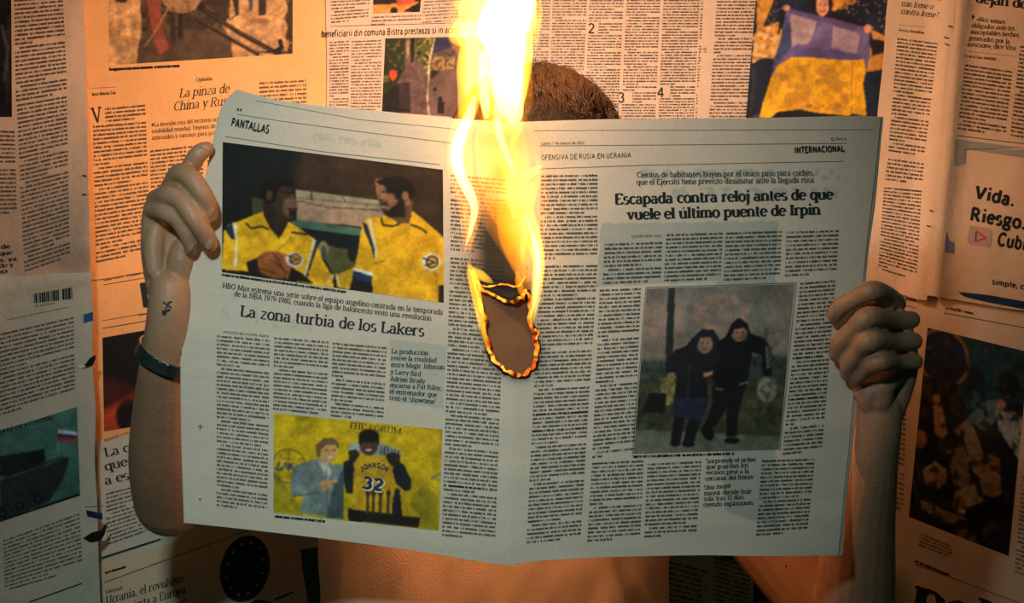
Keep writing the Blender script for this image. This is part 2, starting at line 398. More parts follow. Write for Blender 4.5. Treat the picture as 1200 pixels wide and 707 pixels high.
def body_quads(quad, n, pitch_fill=.57, letter=.43, bold=1.0, seed=0, para=9, short=None, ragged=False, left=0.0):
    """a column of unreadably small type: TL, TR, BR, BL corners in px and n lines"""
    rg = random.Random(seed * 77 + n)
    TL, TR, BR, BL = [np.array(q, float) for q in quad]
    W = (np.hypot(*(TR - TL)) + np.hypot(*(BR - BL))) / 2
    H = (np.hypot(*(BL - TL)) + np.hypot(*(BR - TR))) / 2
    pitch = H / n
    lw = pitch * letter
    sw = .150 * pitch * bold
    L = []
    nextpara = rg.randint(4, para + 6)
    ind = 0
    for i in range(n):
        end = W
        if i == nextpara or i == n - 1:
            end = W * rg.uniform(.25, .9); 
        x = ind * pitch * 1.1 + left * W
        ind = 1 if i == nextpara else 0
        if i == nextpara: nextpara = i + rg.randint(5, para + 8)
        if ragged: end = W * rg.uniform(.8, 1)
        b = (i + .80); base = b
        bw = bold if rg.random() > .012 else bold * 1.6
        l0 = len(L); x00 = x
        while x < end - lw * 2:
            k = rg.choice((1, 2, 2, 3, 4, 5, 6, 6, 7, 8, 9, 10))
            if x + k * lw > end: k = max(1, int((end - x) / lw))
            for _ in range(k):
                r = rg.random()
                y1 = base - pitch_fill * .80; y0 = base
                if r < .13: y1 = base - pitch_fill * 1.08
                elif r < .19: y0 = base + pitch_fill * .22
                s = sw * bw
                L.append((x, x + s, y0, y1))
                r2 = rg.random()
                if r2 < .74: L.append((x + lw * .52, x + lw * .52 + s, base, base - pitch_fill * .78))
                if rg.random() < .42:
                    x += lw; continue
                yy = base - pitch_fill * .72 if rg.random() < .55 else base - pitch_fill * rg.choice((.04, .34, .42))
                L.append((x, x + lw * .60, yy + .045, yy - .045))
                x += lw
            x += lw * (.58 if not ragged else .7)
        if end == W and len(L) > l0:          # justified line
            last = max(q[1] for q in L[l0:]); f = (W - x00) / max(1e-6, last - x00)
            L[l0:] = [(x00 + (q[0] - x00) * f, x00 + (q[1] - x00) * f, q[2], q[3]) for q in L[l0:]]
    a = np.array(L)
    if len(a) == 0: return np.zeros((0, 4, 2))
    u0, u1, v0, v1 = a[:, 0] / W, a[:, 1] / W, a[:, 2] / n, a[:, 3] / n
    def m(u, v):
        u = u[:, None]; v = v[:, None]
        return (TL * (1 - u) + TR * u) * (1 - v) + (BL * (1 - u) + BR * u) * v
    return np.stack([m(u0, v0), m(u1, v0), m(u1, v1), m(u0, v1)], 1)
def line_quad(p0, p1, w):
    p0 = np.array(p0, float); p1 = np.array(p1, float)
    d = p1 - p0; L = np.hypot(*d); n = np.array([-d[1], d[0]]) / L * w / 2
    k = max(1, int(L / 6)); t = np.linspace(0, 1, k + 1)
    pts = p0 + d * t[:, None]
    return np.stack([pts[:-1] + n, pts[1:] + n, pts[1:] - n, pts[:-1] - n], 1)
def poly_quads(poly, w=3.0):
    """fill a polygon (px) with horizontal strips"""
    p = np.array(poly, float); out = []
    y0, y1 = p[:, 1].min(), p[:, 1].max(); n = max(2, int((y1 - y0) / w))
    ys = np.linspace(y0 + 1e-3, y1 - 1e-3, n + 1)
    def cross(y):
        xs = []
        for i in range(len(p)):
            a, b = p[i], p[(i + 1) % len(p)]
            if (a[1] > y) != (b[1] > y): xs.append((b[0] - a[0]) * (y - a[1]) / (b[1] - a[1]) + a[0])
        return sorted(xs)
    for i in range(n):
        A, B = cross(ys[i]), cross(ys[i + 1])
        for k in range(0, min(len(A), len(B)) - 1, 2):
            m = max(1, int(math.ceil(max(A[k + 1] - A[k], B[k + 1] - B[k]) / 6)))
            for j in range(m):
                a0 = A[k] + (A[k + 1] - A[k]) * j / m; a1 = A[k] + (A[k + 1] - A[k]) * (j + 1) / m
                b0 = B[k] + (B[k + 1] - B[k]) * j / m; b1 = B[k] + (B[k + 1] - B[k]) * (j + 1) / m
                out.append([(a0, ys[i]), (a1, ys[i]), (b1, ys[i + 1]), (b0, ys[i + 1])])
    return np.array(out) if out else np.zeros((0, 4, 2))

# ------------------------------------------------------------------ sheets of newspaper
class Sheet:
    """a sheet of newsprint with its own depth function; everything printed on it is its child"""
    def __init__(s, root, depth, hole=None):
        s.root, s.depth, s.hole = root, depth, hole; s.text_mat = M_WALLTEXT if hole is None else M_TEXT
    def mesh(s, XY, Fc, off, name, mat, cols=None, smooth=True):
        Y = s.depth(XY[:, 0], XY[:, 1]) - off
        return make_mesh(name, lift(XY, Y), Fc, mat, smooth, cols)
    def ink(s, name, quads, mat=None, off=0.0006, label=None, kind=None):
        if isinstance(quads, list): quads = np.concatenate([q for q in quads if len(q)])
        if s.hole is not None and len(quads):
            c = quads.mean(1); quads = quads[~s.hole(c[:, 0], c[:, 1])]
        if not len(quads): return None
        XY = quads.reshape(-1, 2)
        Fc = np.arange(len(XY)).reshape(-1, 4)
        return obj(name, s.mesh(XY, Fc, off, name, mat or M_INK, smooth=False), s.root, label=label, kind=kind)
    def column(s, quad, n, **kw):
        if 'seed' not in kw: kw['seed'] = int(quad[0][0] * 3 + quad[0][1])
        return s.ink('text_column', body_quads(quad, n, **kw), s.text_mat)
    def photo(s, quad, painter, label=None, step=1.1, off=0.00035, name='photograph', T=None):
        TL, TR, BR, BL = [np.array(q, float) for q in quad]
        W = max(np.hypot(*(TR - TL)), np.hypot(*(BR - BL))); H = max(np.hypot(*(BL - TL)), np.hypot(*(BR - TR)))
        nu = int(W / step) + 1; nv = int(H / step) + 1
        u, v = np.meshgrid(np.linspace(0, 1, nu + 1), np.linspace(0, 1, nv + 1))
        U = u[..., None]; V = v[..., None]
        XY = ((TL * (1 - U) + TR * U) * (1 - V) + (BL * (1 - U) + BR * U) * V)
        pt = Paint(XY[..., 0], XY[..., 1]); painter(pt)
        C = np.pad(pt.C, ((1, 1), (1, 1), (0, 0)), mode='edge')          # ink spread of coarse newspaper printing
        C = (C[1:-1, 1:-1] * 4 + C[:-2, 1:-1] * 2 + C[2:, 1:-1] * 2 + C[1:-1, :-2] * 2 + C[1:-1, 2:] * 2 + C[:-2, :-2] + C[:-2, 2:] + C[2:, :-2] + C[2:, 2:]) / 16
        g = .07 * vnoise(XY[..., 0], XY[..., 1], 2.4, 61) + .10 * vnoise(XY[..., 0], XY[..., 1], 8, 62) + .10 * vnoise(XY[..., 0], XY[..., 1], 26, 63)
        pt.C = C * (1 + g[..., None])
        idx = np.arange((nu + 1) * (nv + 1)).reshape(nv + 1, nu + 1)
        Fc = np.stack([idx[1:, :-1], idx[1:, 1:], idx[:-1, 1:], idx[:-1, :-1]], -1).reshape(-1, 4)
        XYf = XY.reshape(-1, 2)
        if s.hole is not None:
            c = XYf[Fc].mean(1); Fc = Fc[~s.hole(c[:, 0], c[:, 1])]
        return obj(name, s.mesh(XYf, Fc, off, name, M_PHOTO, srgb(np.clip(pt.C, 0, 255)).reshape(-1, 3)), s.root, label=label)
class Paint:
    """paints flat print colours on a grid of px positions; t() sets a zoomed coordinate frame"""
    def __init__(s, X, Y):
        s.X0, s.Y0 = X, Y; s.X, s.Y = X, Y; s.C = np.zeros(X.shape + (3,)); s.sc = 1
    def t(s, ox, oy, sc):
        s.X = (s.X0 - ox) * sc; s.Y = (s.Y0 - oy) * sc; s.sc = sc; return s
    def fill(s, c): s.C[:] = c; return s
    def _mix(s, m, c, a=1.0):
        m = (m * a)[..., None]; s.C = s.C * (1 - m) + np.array(c, float) * m; return s
    def poly(s, pts, c, a=1.0, soft=0):
        if soft:
            d = segdist(s.X, s.Y, pts); ins = inpoly(s.X, s.Y, pts)
            return s._mix(sstep(-soft, soft, np.where(ins, d, -d)), c, a)
        return s._mix(inpoly(s.X, s.Y, pts).astype(float), c, a)
    def ell(s, cx, cy, rx, ry, c, rot=0, a=1.0, soft=.12):
        r = R(rot); dx = s.X - cx; dy = s.Y - cy
        x = dx * math.cos(r) + dy * math.sin(r); y = -dx * math.sin(r) + dy * math.cos(r)
        return s._mix(1 - sstep(1 - soft, 1 + soft, np.hypot(x / rx, y / ry)), c, a)
    def ring(s, cx, cy, rx, ry, w, c, rot=0, a=1.0):
        r = R(rot); dx = s.X - cx; dy = s.Y - cy
        x = dx * math.cos(r) + dy * math.sin(r); y = -dx * math.sin(r) + dy * math.cos(r)
        d = np.abs(np.hypot(x / rx, y / ry) - 1) * min(rx, ry)
        return s._mix(1 - sstep(w * .5, w * .9, d), c, a)
    def line(s, pts, w, c, a=1.0):
        d = segdist(s.X, s.Y, pts, closed=False)
        return s._mix(1 - sstep(w * .4, w * .65, d), c, a)
    def noise(s, scale, amp, seed=0, mask=None):
        n = vnoise(s.X, s.Y, scale, seed) * .65 + vnoise(s.X, s.Y, scale * .4, seed + 5) * .35
        if mask is not None: n = n * inpoly(s.X, s.Y, mask)
        s.C = s.C * (1 + amp * n[..., None]); return s
    def blotch(s, scale, c, thr, seed=0, mask=None, a=1.0):
        n = vnoise(s.X, s.Y, scale, seed) * .7 + vnoise(s.X, s.Y, scale * .45, seed + 3) * .3
        m = sstep(thr, thr + .15, n)
        if mask is not None: m = m * inpoly(s.X, s.Y, mask)
        return s._mix(m, c, a)
def coons(top, bottom, left, right, nu, nv):
    """grid of px positions bounded by four curves (left/right run top to bottom)"""
    T = smooth_line(top, nu + 1); B = smooth_line(bottom, nu + 1)
    L = smooth_line(left, nv + 1); Rr = smooth_line(right, nv + 1)
    u = np.linspace(0, 1, nu + 1)[None, :, None]; v = np.linspace(0, 1, nv + 1)[:, None, None]
    S = (1 - v) * T[None] + v * B[None] + (1 - u) * L[:, None] + u * Rr[:, None]
    S -= (1 - u) * (1 - v) * T[0] + u * (1 - v) * T[-1] + (1 - u) * v * B[0] + u * v * B[-1]
    return S
def grid_faces(nu, nv):
    idx = np.arange((nu + 1) * (nv + 1)).reshape(nv + 1, nu + 1)
    return np.stack([idx[1:, :-1], idx[1:, 1:], idx[:-1, 1:], idx[:-1, :-1]], -1).reshape(-1, 4)
# ------------------------------------------------------------------ room
WALLY = 0.52
def box_mesh(name, x0, x1, y0, y1, z0, z1, mat):
    V = [(x, y, z) for z in (z0, z1) for y in (y0, y1) for x in (x0, x1)]
    Fq = [(0, 2, 3, 1), (4, 5, 7, 6), (0, 1, 5, 4), (2, 6, 7, 3), (0, 4, 6, 2), (1, 3, 7, 5)]
    return make_mesh(name, V, Fq, mat)
obj('wall_back', box_mesh('wall_back', -2.2, 2.2, WALLY, WALLY + .1, 0, 2.6, M_PLASTER), kind='structure')
obj('floor', box_mesh('floor', -2.2, 2.2, -2.4, WALLY, -.05, 0, M_FLOOR), kind='structure')
obj('baseboard_back', box_mesh('baseboard_back', -2.2, 2.2, WALLY - .015, WALLY, 0, .09, M_PLASTER), kind='structure')

PINK = (206, 178, 158); GREY = (196, 192, 180); SALMON = (232, 172, 114)
def wall_sheet(name, label, corners, layer, tint, fn=None, edge=1.5, seed=0, wr=1.0, group=None):
    """a sheet pinned to the wall: corners in px, layer 0.. towards the camera"""
    (x0, y0), (x1, y1), (x2, y2), (x3, y3) = corners
    base = WALLY - .008 - layer * .0032
    def depth(X, Y):
        d = base - .0012 * wr * vnoise(X, Y, 95, seed) - .0007 * wr * vnoise(X * 1.3 + Y * .4, Y * .5, 34, seed + 1)
        rid = 1 - np.abs(vnoise(X + .5 * Y, Y * 1.2, 70, seed + 2))
        d = d - .0022 * wr * np.clip(rid - .8, 0, 1) ** 1.0
        if fn is not None: d = d - fn(X, Y)
        return d
    rg = random.Random(seed)
    def edgeline(a, b, n=9):
        a = np.array(a, float); b = np.array(b, float); t = np.linspace(0, 1, n)[:, None]
        p = a + (b - a) * t; nn = np.array([-(b - a)[1], (b - a)[0]]); nn /= np.hypot(*nn)
        off = np.array([rg.uniform(-edge, edge) for _ in range(n)]); off[0] = off[-1] = 0
        return p + nn * off[:, None]
    nu = max(8, int(np.hypot(x1 - x0, y1 - y0) / 5)); nv = max(8, int(np.hypot(x3 - x0, y3 - y0) / 5))
    G = coons(edgeline((x0, y0), (x1, y1)), edgeline((x3, y3), (x2, y2)), edgeline((x0, y0), (x3, y3)), edgeline((x1, y1), (x2, y2)), nu, nv)
    XY = G.reshape(-1, 2)
    c = srgb(tint)[None] * (1 + .05 * vnoise(XY[:, 0], XY[:, 1], 60, seed + 9)[:, None] + .03 * vnoise(XY[:, 0], XY[:, 1], 9, seed + 8)[:, None])
    cx = (x0 + x1 + x2 + x3) / 4; cy = (y0 + y1 + y2 + y3) / 4
    root = empty('newspaper_sheet', P(cx, cy, base), label, 'newspaper', group)
    S = Sheet(root, depth)
    # the sheet and its few millimetres of folded pages
    obj('paper', S.mesh(XY, grid_faces(nu, nv), 0, 'paper', M_WALLPAPER, c), root)
    return S
def rel(S, *quads): return np.concatenate(quads)

# far left, upper sheet: its right margin bellies out from the wall
def curlA(X, Y):
    return .068 * np.clip((X + 25) / 126, 0, 1.02) ** 1.35 * (.06 + .94 * sstep(60, 250, Y)) * (1 - .25 * sstep(285, 330, Y))
A1 = wall_sheet('A1', 'upper newspaper sheet at the far left, beside the orange page, with tall narrow text columns', [(-190, -90), (97, -90), (106, 318), (-190, 350)], 3, PINK, curlA, seed=11)
A1.column([(17, -12), (73, -16), (79, 110), (19, 120)], 26)
A1.column([(20, 121), (78, 111), (82, 302), (29, 320)], 39, seed=5)
A1.column([(-40, 150), (17, 152), (20, 256), (-38, 258)], 21)
for i, (t, x1) in enumerate((('porta de', 12), ('1917, que', 15), ('tenía, ya', 20), ('añadido y', 16), ('sueño', 9))):
    A1.ink('headline', text_quads(t, (x1 - 38, 294 + i * 7.2), (x1, 291 + i * 7.2), 3.4, thick=1.6, thin=.7))
def stripphoto(p):
    p.fill((20, 22, 28)).noise(9, .6, 3)
    p.line([(2, 30), (9, 60), (5, 95)], 2.5, (120, 112, 110), .7); p.line([(-20, 10), (-8, 70), (-14, 130)], 7, (70, 70, 78)); p.line([(11, 20), (8, 120)], 1.6, (66, 62, 66))
A1.photo([(-90, -30), (13, -30), (14, 137), (-88, 139)], stripphoto, step=1.5)
for y in (206, 228):
    A1.ink('staple', line_quad((96.5, y - .4), (101.5, y + .6), 1.5), M_STAPLE, off=.0012)
# far left, lower sheet
def curlA2(X, Y):
    return .050 * np.clip((X + 10) / 122, 0, 1.05) ** 1.3 * (1 - .5 * sstep(480, 700, Y)) + .004 * np.exp(-((Y - 340 + X * .15) / 9) ** 2)
A2 = wall_sheet('A2', 'lower newspaper sheet at the far left with barcode and armoured vehicle picture', [(-190, 352), (106, 306), (119, 770), (-190, 790)], 4, GREY, curlA2, seed=21, wr=1.3)
A2.column([(-20, 394), (86, 370), (88, 462), (-20, 494)], 19, letter=.40)
A2.column([(4, 632), (93, 600), (97, 668), (6, 694)], 14)
bars = []
rgb_ = random.Random(3)
x = 0.0
while x < 1.0:
    w = rgb_.choice((.011, .011, .02, .03))
    if not (.66 < x < .73):
        y0 = 343.5 - 7.5 * x + 1; h = 11 + 2.5 * x
        bars.append(line_quad((40 + 44 * x, y0), (40.5 + 44 * x, y0 + h), w * 52))
    x += w + rgb_.choice((.012, .012, .022))
A2.ink('barcode', np.concatenate(bars + [text_quads('8 424934', (42, 360), (65, 356.5), 1.6, .8, .8, False)]), label='black barcode')
A2.ink('colour_patch', poly_quads([(98, 366), (109, 365.5), (109.5, 378), (98, 379)]), simple('blue_ink', (34, 92, 150), .6), label='blue printed square')
A2.ink('rule', line_quad((8, 375), (80, 360), .7), M_INKGREY)
A2.ink('rule', line_quad((34, 706), (96, 684), 1.4))
def tank(p):
    p.t(0, 470, 4.16).fill((70, 118, 116)).noise(120, .10, 2)
    p.poly([(0, 270), (215, 235), (220, 300), (0, 370)], (30, 42, 42)).poly([(0, 385), (60, 350), (330, 265), (335, 290), (310, 380), (240, 490), (0, 600)], (38, 54, 54))
    p.line([(0, 385), (210, 318), (332, 268)], 5, (88, 118, 112)).line([(0, 368), (140, 330)], 4, (16, 24, 26))
    p.poly([(140, 250), (218, 236), (220, 292), (142, 312)], (20, 28, 30))
    for cx, cy in ((12, 548), (95, 512), (185, 478)): p.ell(cx, cy, 38, 34, (24, 34, 34), -18); p.ring(cx, cy, 32, 28, 5, (52, 68, 66), -18); p.ell(cx, cy, 8, 8, (60, 76, 74))
    p.poly([(0, 585), (385, 450), (390, 470), (0, 620)], (24, 34, 38))
    p.line([(283, 140), (283, 275)], 3, (150, 150, 140))
    p.poly([(283, 138), (375, 152), (375, 168), (282, 158)], (216, 214, 206)).poly([(282, 158), (375, 168), (375, 184), (281, 178)], (34, 52, 130)).poly([(281, 178), (375, 184), (376, 202), (280, 196)], (176, 56, 48))
    p.blotch(40, (28, 42, 44), .45, 6, [(0, 360), (310, 280), (240, 480), (0, 590)], .5)
A2.photo([(-60, 524), (90, 477), (94, 581), (-60, 632)], tank, step=1.2)
A2.ink('headline', text_quads('CIERRE DE AZOVSTAL', (-8, 511), (64, 491), 3.0, 1.3, 1.3, False, slant=.2))
# torn gashes with dark gaps behind them
A2.ink('tear', poly_quads([(93, 430), (100, 427), (105, 420), (112, 416), (112, 421), (109, 428), (103, 431), (98, 432)], 1.2), M_CHAR, off=.0012)
A2.ink('tear_flap', poly_quads([(88, 429), (97, 427), (101, 430), (96, 431.5)], 1.2), simple('torn_fibre', (228, 220, 206), .9), off=.0018)
A2.ink('tear', poly_quads([(97, 631), (108, 624), (118, 622), (126, 612), (123, 626), (118, 634), (106, 636)], 1.2), M_CHAR, off=.0012)
A2.ink('colour_patch', poly_quads([(101, 598), (120, 598.5), (120, 609.5), (104, 608), (101.5, 604)]), M_INKNAVY, label='dark blue printed block')
A2.ink('rule', line_quad((99, 594.5), (121, 593), .9), simple('teal_ink', (40, 120, 136), .6))

# the orange page, upper left
B1 = wall_sheet('B1', 'large orange newspaper sheet with soldier picture and italic headline, upper left', [(86, -90), (386, -90), (384, 292), (92, 330)], 1, SALMON, seed=31, wr=.8)
def soldier(p):
    p.t(110, 0, 4.286).fill((196, 150, 104)).noise(26, .22, 1).noise(9, .12, 2)
    p.poly([(230, -60), (330, -60), (560, -60), (690, -60), (680, 90), (640, 120), (690, 200), (695, 290), (215, 325), (225, 240), (240, 150)], (92, 74, 56))
    p.blotch(20, (52, 42, 36), .05, 4, [(230, -60), (690, -60), (680, 90), (640, 140), (240, 215), (240, 150)], .8)
    p.poly([(215, 325), (225, 215), (330, 150), (560, 140), (690, 200), (695, 290)], (84, 66, 54)).noise(40, .15, 8)
    p.poly([(380, 60), (405, 60), (412, 205), (388, 212)], (58, 46, 40)).poly([(420, 70), (445, 70), (445, 190), (424, 192)], (48, 40, 36)).poly([(450, 80), (620, 95), (560, 150), (460, 150)], (64, 54, 46))
    p.poly([(120, -60), (170, -60), (165, 15), (110, 10)], (60, 44, 36))
    p.poly([(262, 0), (330, -20), (345, 150), (382, 240), (330, 278), (300, 210)], (150, 80, 62)).line([(262, 0), (300, 210), (330, 276)], 4, (112, 52, 42))
    p.poly([(350, -60), (545, -60), (540, 0), (510, 50), (450, 68), (380, 55), (345, 10)], (176, 134, 96)).blotch(16, (120, 86, 62), .2, 9, [(350, 0), (540, 0), (500, 60), (380, 55)], .8)
    p.line([(375, 35), (320, 140), (255, 235)], 5, (196, 150, 98))
    p.line([(520, 100), (700, 205), (825, 275)], 15, (44, 34, 34)).line([(525, 96), (830, 262)], 4, (112, 84, 76))
    p.line([(530, 35), (740, 170), (925, 270)], 22, (40, 32, 32)).line([(545, 45), (900, 262)], 4, (118, 92, 80)).line([(560, 10), (610, 50)], 9, (70, 54, 50))
    p.poly([(800, 262), (985, 272), (1000, 240), (960, 262), (945, 195), (925, 200), (930, 235), (890, 255)], (36, 28, 28))
    p.poly([(555, -60), (690, -60), (665, 100), (640, 75), (600, 40)], (66, 50, 42))
    p.poly([(690, -30), (725, -30), (730, 75), (712, 80)], (54, 44, 44)).line([(715, 76), (680, 100)], 5, (60, 48, 44))
    p.poly([(775, -20), (798, -20), (796, 50), (782, 58)], (76, 74, 92)).poly([(830, -40), (866, -40), (862, 78), (826, 78)], (60, 48, 48)).ell(830, 105, 50, 12, (150, 108, 72))
    p.poly([(960, -30), (1010, -30), (1010, 270), (965, 270), (985, 220), (960, 190), (975, 130), (955, 90), (975, 50)], (58, 46, 36)).blotch(14, (150, 110, 70), .35, 5, [(940, -30), (1010, -30), (1010, 270), (940, 270)])
B1.photo([(127.5, -60), (343, -66), (343, 63), (128, 76.5)], soldier)
B1.ink('caption', body_quads([(128, 79.5), (277, 71.5), (277, 76), (128, 84)], 1, bold=1.5, pitch_fill=.8, seed=9))
B1.ink('caption', text_quads('Opinión', (230, 95.5), (249, 94), 3.0, 1.2, .7))
B1.ink('headline', text_quads('La pinza de', (210, 114.5), (268.5, 108.5), 7.4, 1.0, .4, slant=.34))
B1.ink('headline', text_quads('China y Rusia', (203, 130), (275, 122), 7.4, 1.0, .4, slant=.34))
B1.ink('byline', text_quads('José María Liu', (107.5, 112.5), (136, 110), 2.6, 1.4, .8))
B1.ink('rule', line_quad((107, 103.5), (136, 102), .5), M_INKGREY)
B1.ink('drop_capital', text_quads('V', (109, 144.5), (120.5, 143), 13.0, 1.3, .4))
B1.column([(123, 125.5), (170, 121), (171, 140), (124, 144)], 4)
B1.column([(109, 146), (171, 141), (176, 296), (113, 309)], 33)
B1.column([(304, 95), (359, 92), (359, 136), (304, 140)], 9)
for i, (t, b) in enumerate((('La invasión rusa del territorio ucraniano', 80), ('estabilidad mundial. Dejemos de lado los', 92), ('anticuados y cansinas para juzgar a los', 92))):
    B1.ink('subheading', text_quads(t, (181 - 3 * (i > 0), 148.5 + i * 7.8), (272, 140.5 + i * 7.8), 3.5, 1.0, .55))
B1.ink('subheading_mark', poly_quads([(178, 144), (180.5, 146), (178.3, 149)], 1))
B1.column([(176, 175), (238, 168), (238, 214), (177, 221)], 10)
B1.column([(177, 224), (238, 216), (240, 290), (181, 298)], 16)
B1.column([(243, 168), (300, 162), (300, 280), (244, 288)], 26)
# middle left page
B2 = wall_sheet('B2', 'orange newspaper sheet behind the watch wrist with a red and black picture', [(94, 324), (386, 286), (386, 480), (98, 540)], 0, SALMON, seed=41, wr=.8)
B2.ink('headline', text_quads('CULTURA.', (121.5, 329.5), (145, 325), 3.9, 1.3, 1.3, False))
B2.ink('headline', text_quads('Julio Alonso', (148, 324.5), (192, 317), 4.2, 1.2, .6, slant=.2))
B2.ink('rule', line_quad((121, 334), (215, 318), .7)); B2.ink('rule', line_quad((120, 376), (215, 360), .6)); B2.ink('rule', line_quad((120, 385), (215, 369), .8))
B2.ink('headline', text_quads('E', (166, 361), (192, 357), 20.5, 1.5, .4))
B2.ink('caption', text_quads('Opinión de', (162, 370.5), (176, 368), 1.7, 1, .8))
B2.ink('text_column', body_quads([(108, 309), (190, 292), (190, 306), (108, 320)], 1, seed=2)) if False else None
def redblack(p):
    p.fill((22, 18, 18)).poly([(119, 480), (165, 455), (250, 452), (250, 520), (119, 520)], (176, 62, 34), soft=3).ell(154, 488, 18, 20, (20, 16, 18)).noise(20, .25, 3).poly([(119, 440), (160, 455), (165, 470), (119, 482)], (92, 34, 24), .6, 5)
B2.photo([(120, 396), (240, 375), (240, 486), (122, 506)], redblack, step=1.4)
# lower left page
B3 = wall_sheet('B3', 'grey newspaper sheet left of the elbow with serif headline cut off by the arm', [(112, 518), (380, 462), (380, 640), (118, 668)], 2, GREY, seed=51)
B3.ink('caption', text_quads('Material, a ras', (123, 518), (152, 508), 2.4, 1.2, .7))
for i, (t, x1) in enumerate((('La cura', 176), ('que se', 170), ('a estas', 174))):
    B3.ink('headline', text_quads(t, (123.5, 536 + i * 16.4), (x1, 524 + i * 16.4), 7.6, 1.35, .5))
B3.column([(124, 577), (190, 560), (200, 614), (126, 640)], 13, letter=.41)
# bottom left page
B4 = wall_sheet('B4', 'grey newspaper sheet at the bottom with dark starred oval and italic headline', [(116, 660), (345, 596), (372, 800), (112, 800)], 3, (208, 186, 160), seed=61)
B4.ink('rule', line_quad((119, 654), (188, 632), 1.6)); B4.ink('rule', line_quad((122, 683), (290, 622), .8))
B4.ink('text_column', body_quads([(123, 669), (178, 653), (178, 658), (123, 674)], 1, bold=1.5, seed=4))
B4.ink('caption', text_quads('Editorial', (124, 696), (144, 690.5), 2.6, 1.3, .9))
B4.ink('headline', text_quads('Ucrania, el revulsivo', (124, 709), (215, 682), 6.4, 1.2, .5, slant=.34))
B4.ink('headline', text_quads('que despierta a Europa', (118, 726), (218, 695), 6.4, 1.2, .5, slant=.34))
B4.ink('rule', line_quad((190, 714), (219, 703), 1.0))
def oval(p):
    p.fill((214, 182, 148)).ell(287, 667, 28, 39.5, (24, 26, 52), 14, soft=.03).noise(12, .1, 4)
    for k in range(12):
        a = k * math.pi / 6
        x, y = 21 * math.cos(a), 30 * math.sin(a); r = R(14)
        p.ell(287 + x * math.cos(r) - y * math.sin(r), 667 + x * math.sin(r) + y * math.cos(r), 1.9, 1.9, (196, 150, 60), soft=.4)
B4.ink('emblem', poly_quads([(287 + 28.5 * math.cos(a) * math.cos(.245) - 40 * math.sin(a) * math.sin(.245), 667 + 28.5 * math.cos(a) * math.sin(.245) + 40 * math.sin(a) * math.cos(.245)) for a in np.linspace(0, 2 * math.pi, 40)[:-1]], 2), simple('emblem_ink', (24, 26, 48), .6), label='dark blue oval emblem')
st = []
for k in range(12):
    a = k * math.pi / 6; x, y = 21 * math.cos(a), 31 * math.sin(a); r = R(14)
    cx, cy = 287 + x * math.cos(r) - y * math.sin(r), 667 + x * math.sin(r) + y * math.cos(r)
    st.append(poly_quads([(cx + (2.7 if j % 2 == 0 else 1.1) * math.sin(j * math.pi / 5), cy - (2.7 if j % 2 == 0 else 1.1) * math.cos(j * math.pi / 5)) for j in range(10)], .7))
B4.ink('emblem_star', st, simple('yellow_ink', (206, 158, 56), .6), off=.0011, label='ring of small yellow stars')
B4.ink('emblem', poly_quads([(285, 712), (300, 703), (316, 704), (322, 716)], 2), M_INKNAVY)
B4.ink('rule', line_quad((322, 703), (344, 694), 2.2))
# dark strip between the arm's page and the shirt
J = wall_sheet('J', 'dark teal newspaper picture page between the starred oval page and the shirt', [(338, 560), (470, 560), (470, 800), (344, 800)], 1, (60, 84, 80), seed=71)

# top centre left
C1 = wall_sheet('C1', 'newspaper sheet with bold headline and park picture, left of the flame', [(383, -90), (640, -90), (640, 330), (382, 330)], 2, PINK, seed=81)
C1.column([(387, -12), (434, -13), (431, 24), (388, 28)], 10)
C1.column([(436, 18), (494, 16), (493, 28), (435, 31)], 3); C1.column([(499, -12), (560, -14), (550, 24), (494, 28)], 10)
def radsign(p):
    p.t(380, 0, 4.711).fill((216, 140, 70)).poly([(270, -60), (545, -60), (545, 0), (440, 60), (520, 68), (530, 10), (270, 28)], (40, 30, 32))
    p.poly([(400, -40), (500, -40), (500, 20), (400, 35)], (196, 84, 52)).ell(385, 60, 20, 22, (30, 26, 26)).poly([(500, 30), (540, 20), (530, 70), (440, 66)], (30, 26, 28)).poly([(270, 30), (340, 35), (400, 30), (400, 74), (270, 74)], (218, 138, 74)).ell(385, 60, 20, 22, (30, 26, 26)).noise(30, .15, 2)
C1.photo([(437, -30), (497, -30), (492, 14), (437.5, 16)], radsign)
C1.ink('rule', line_quad((387, 31), (530, 27), .6))
C1.ink('headline', text_quads('beneficiarii din comuna Bistra prestează și în aceste', (377, 43.5), (541, 38), 5.3, 1.35, 1.25, False, slant=.12))
C1.column([(386, 48), (409, 46.5), (408, 128), (386, 128)], 23, seed=44); C1.column([(412, 47), (447, 45.5), (446, 130), (411, 130)], 23, seed=45)
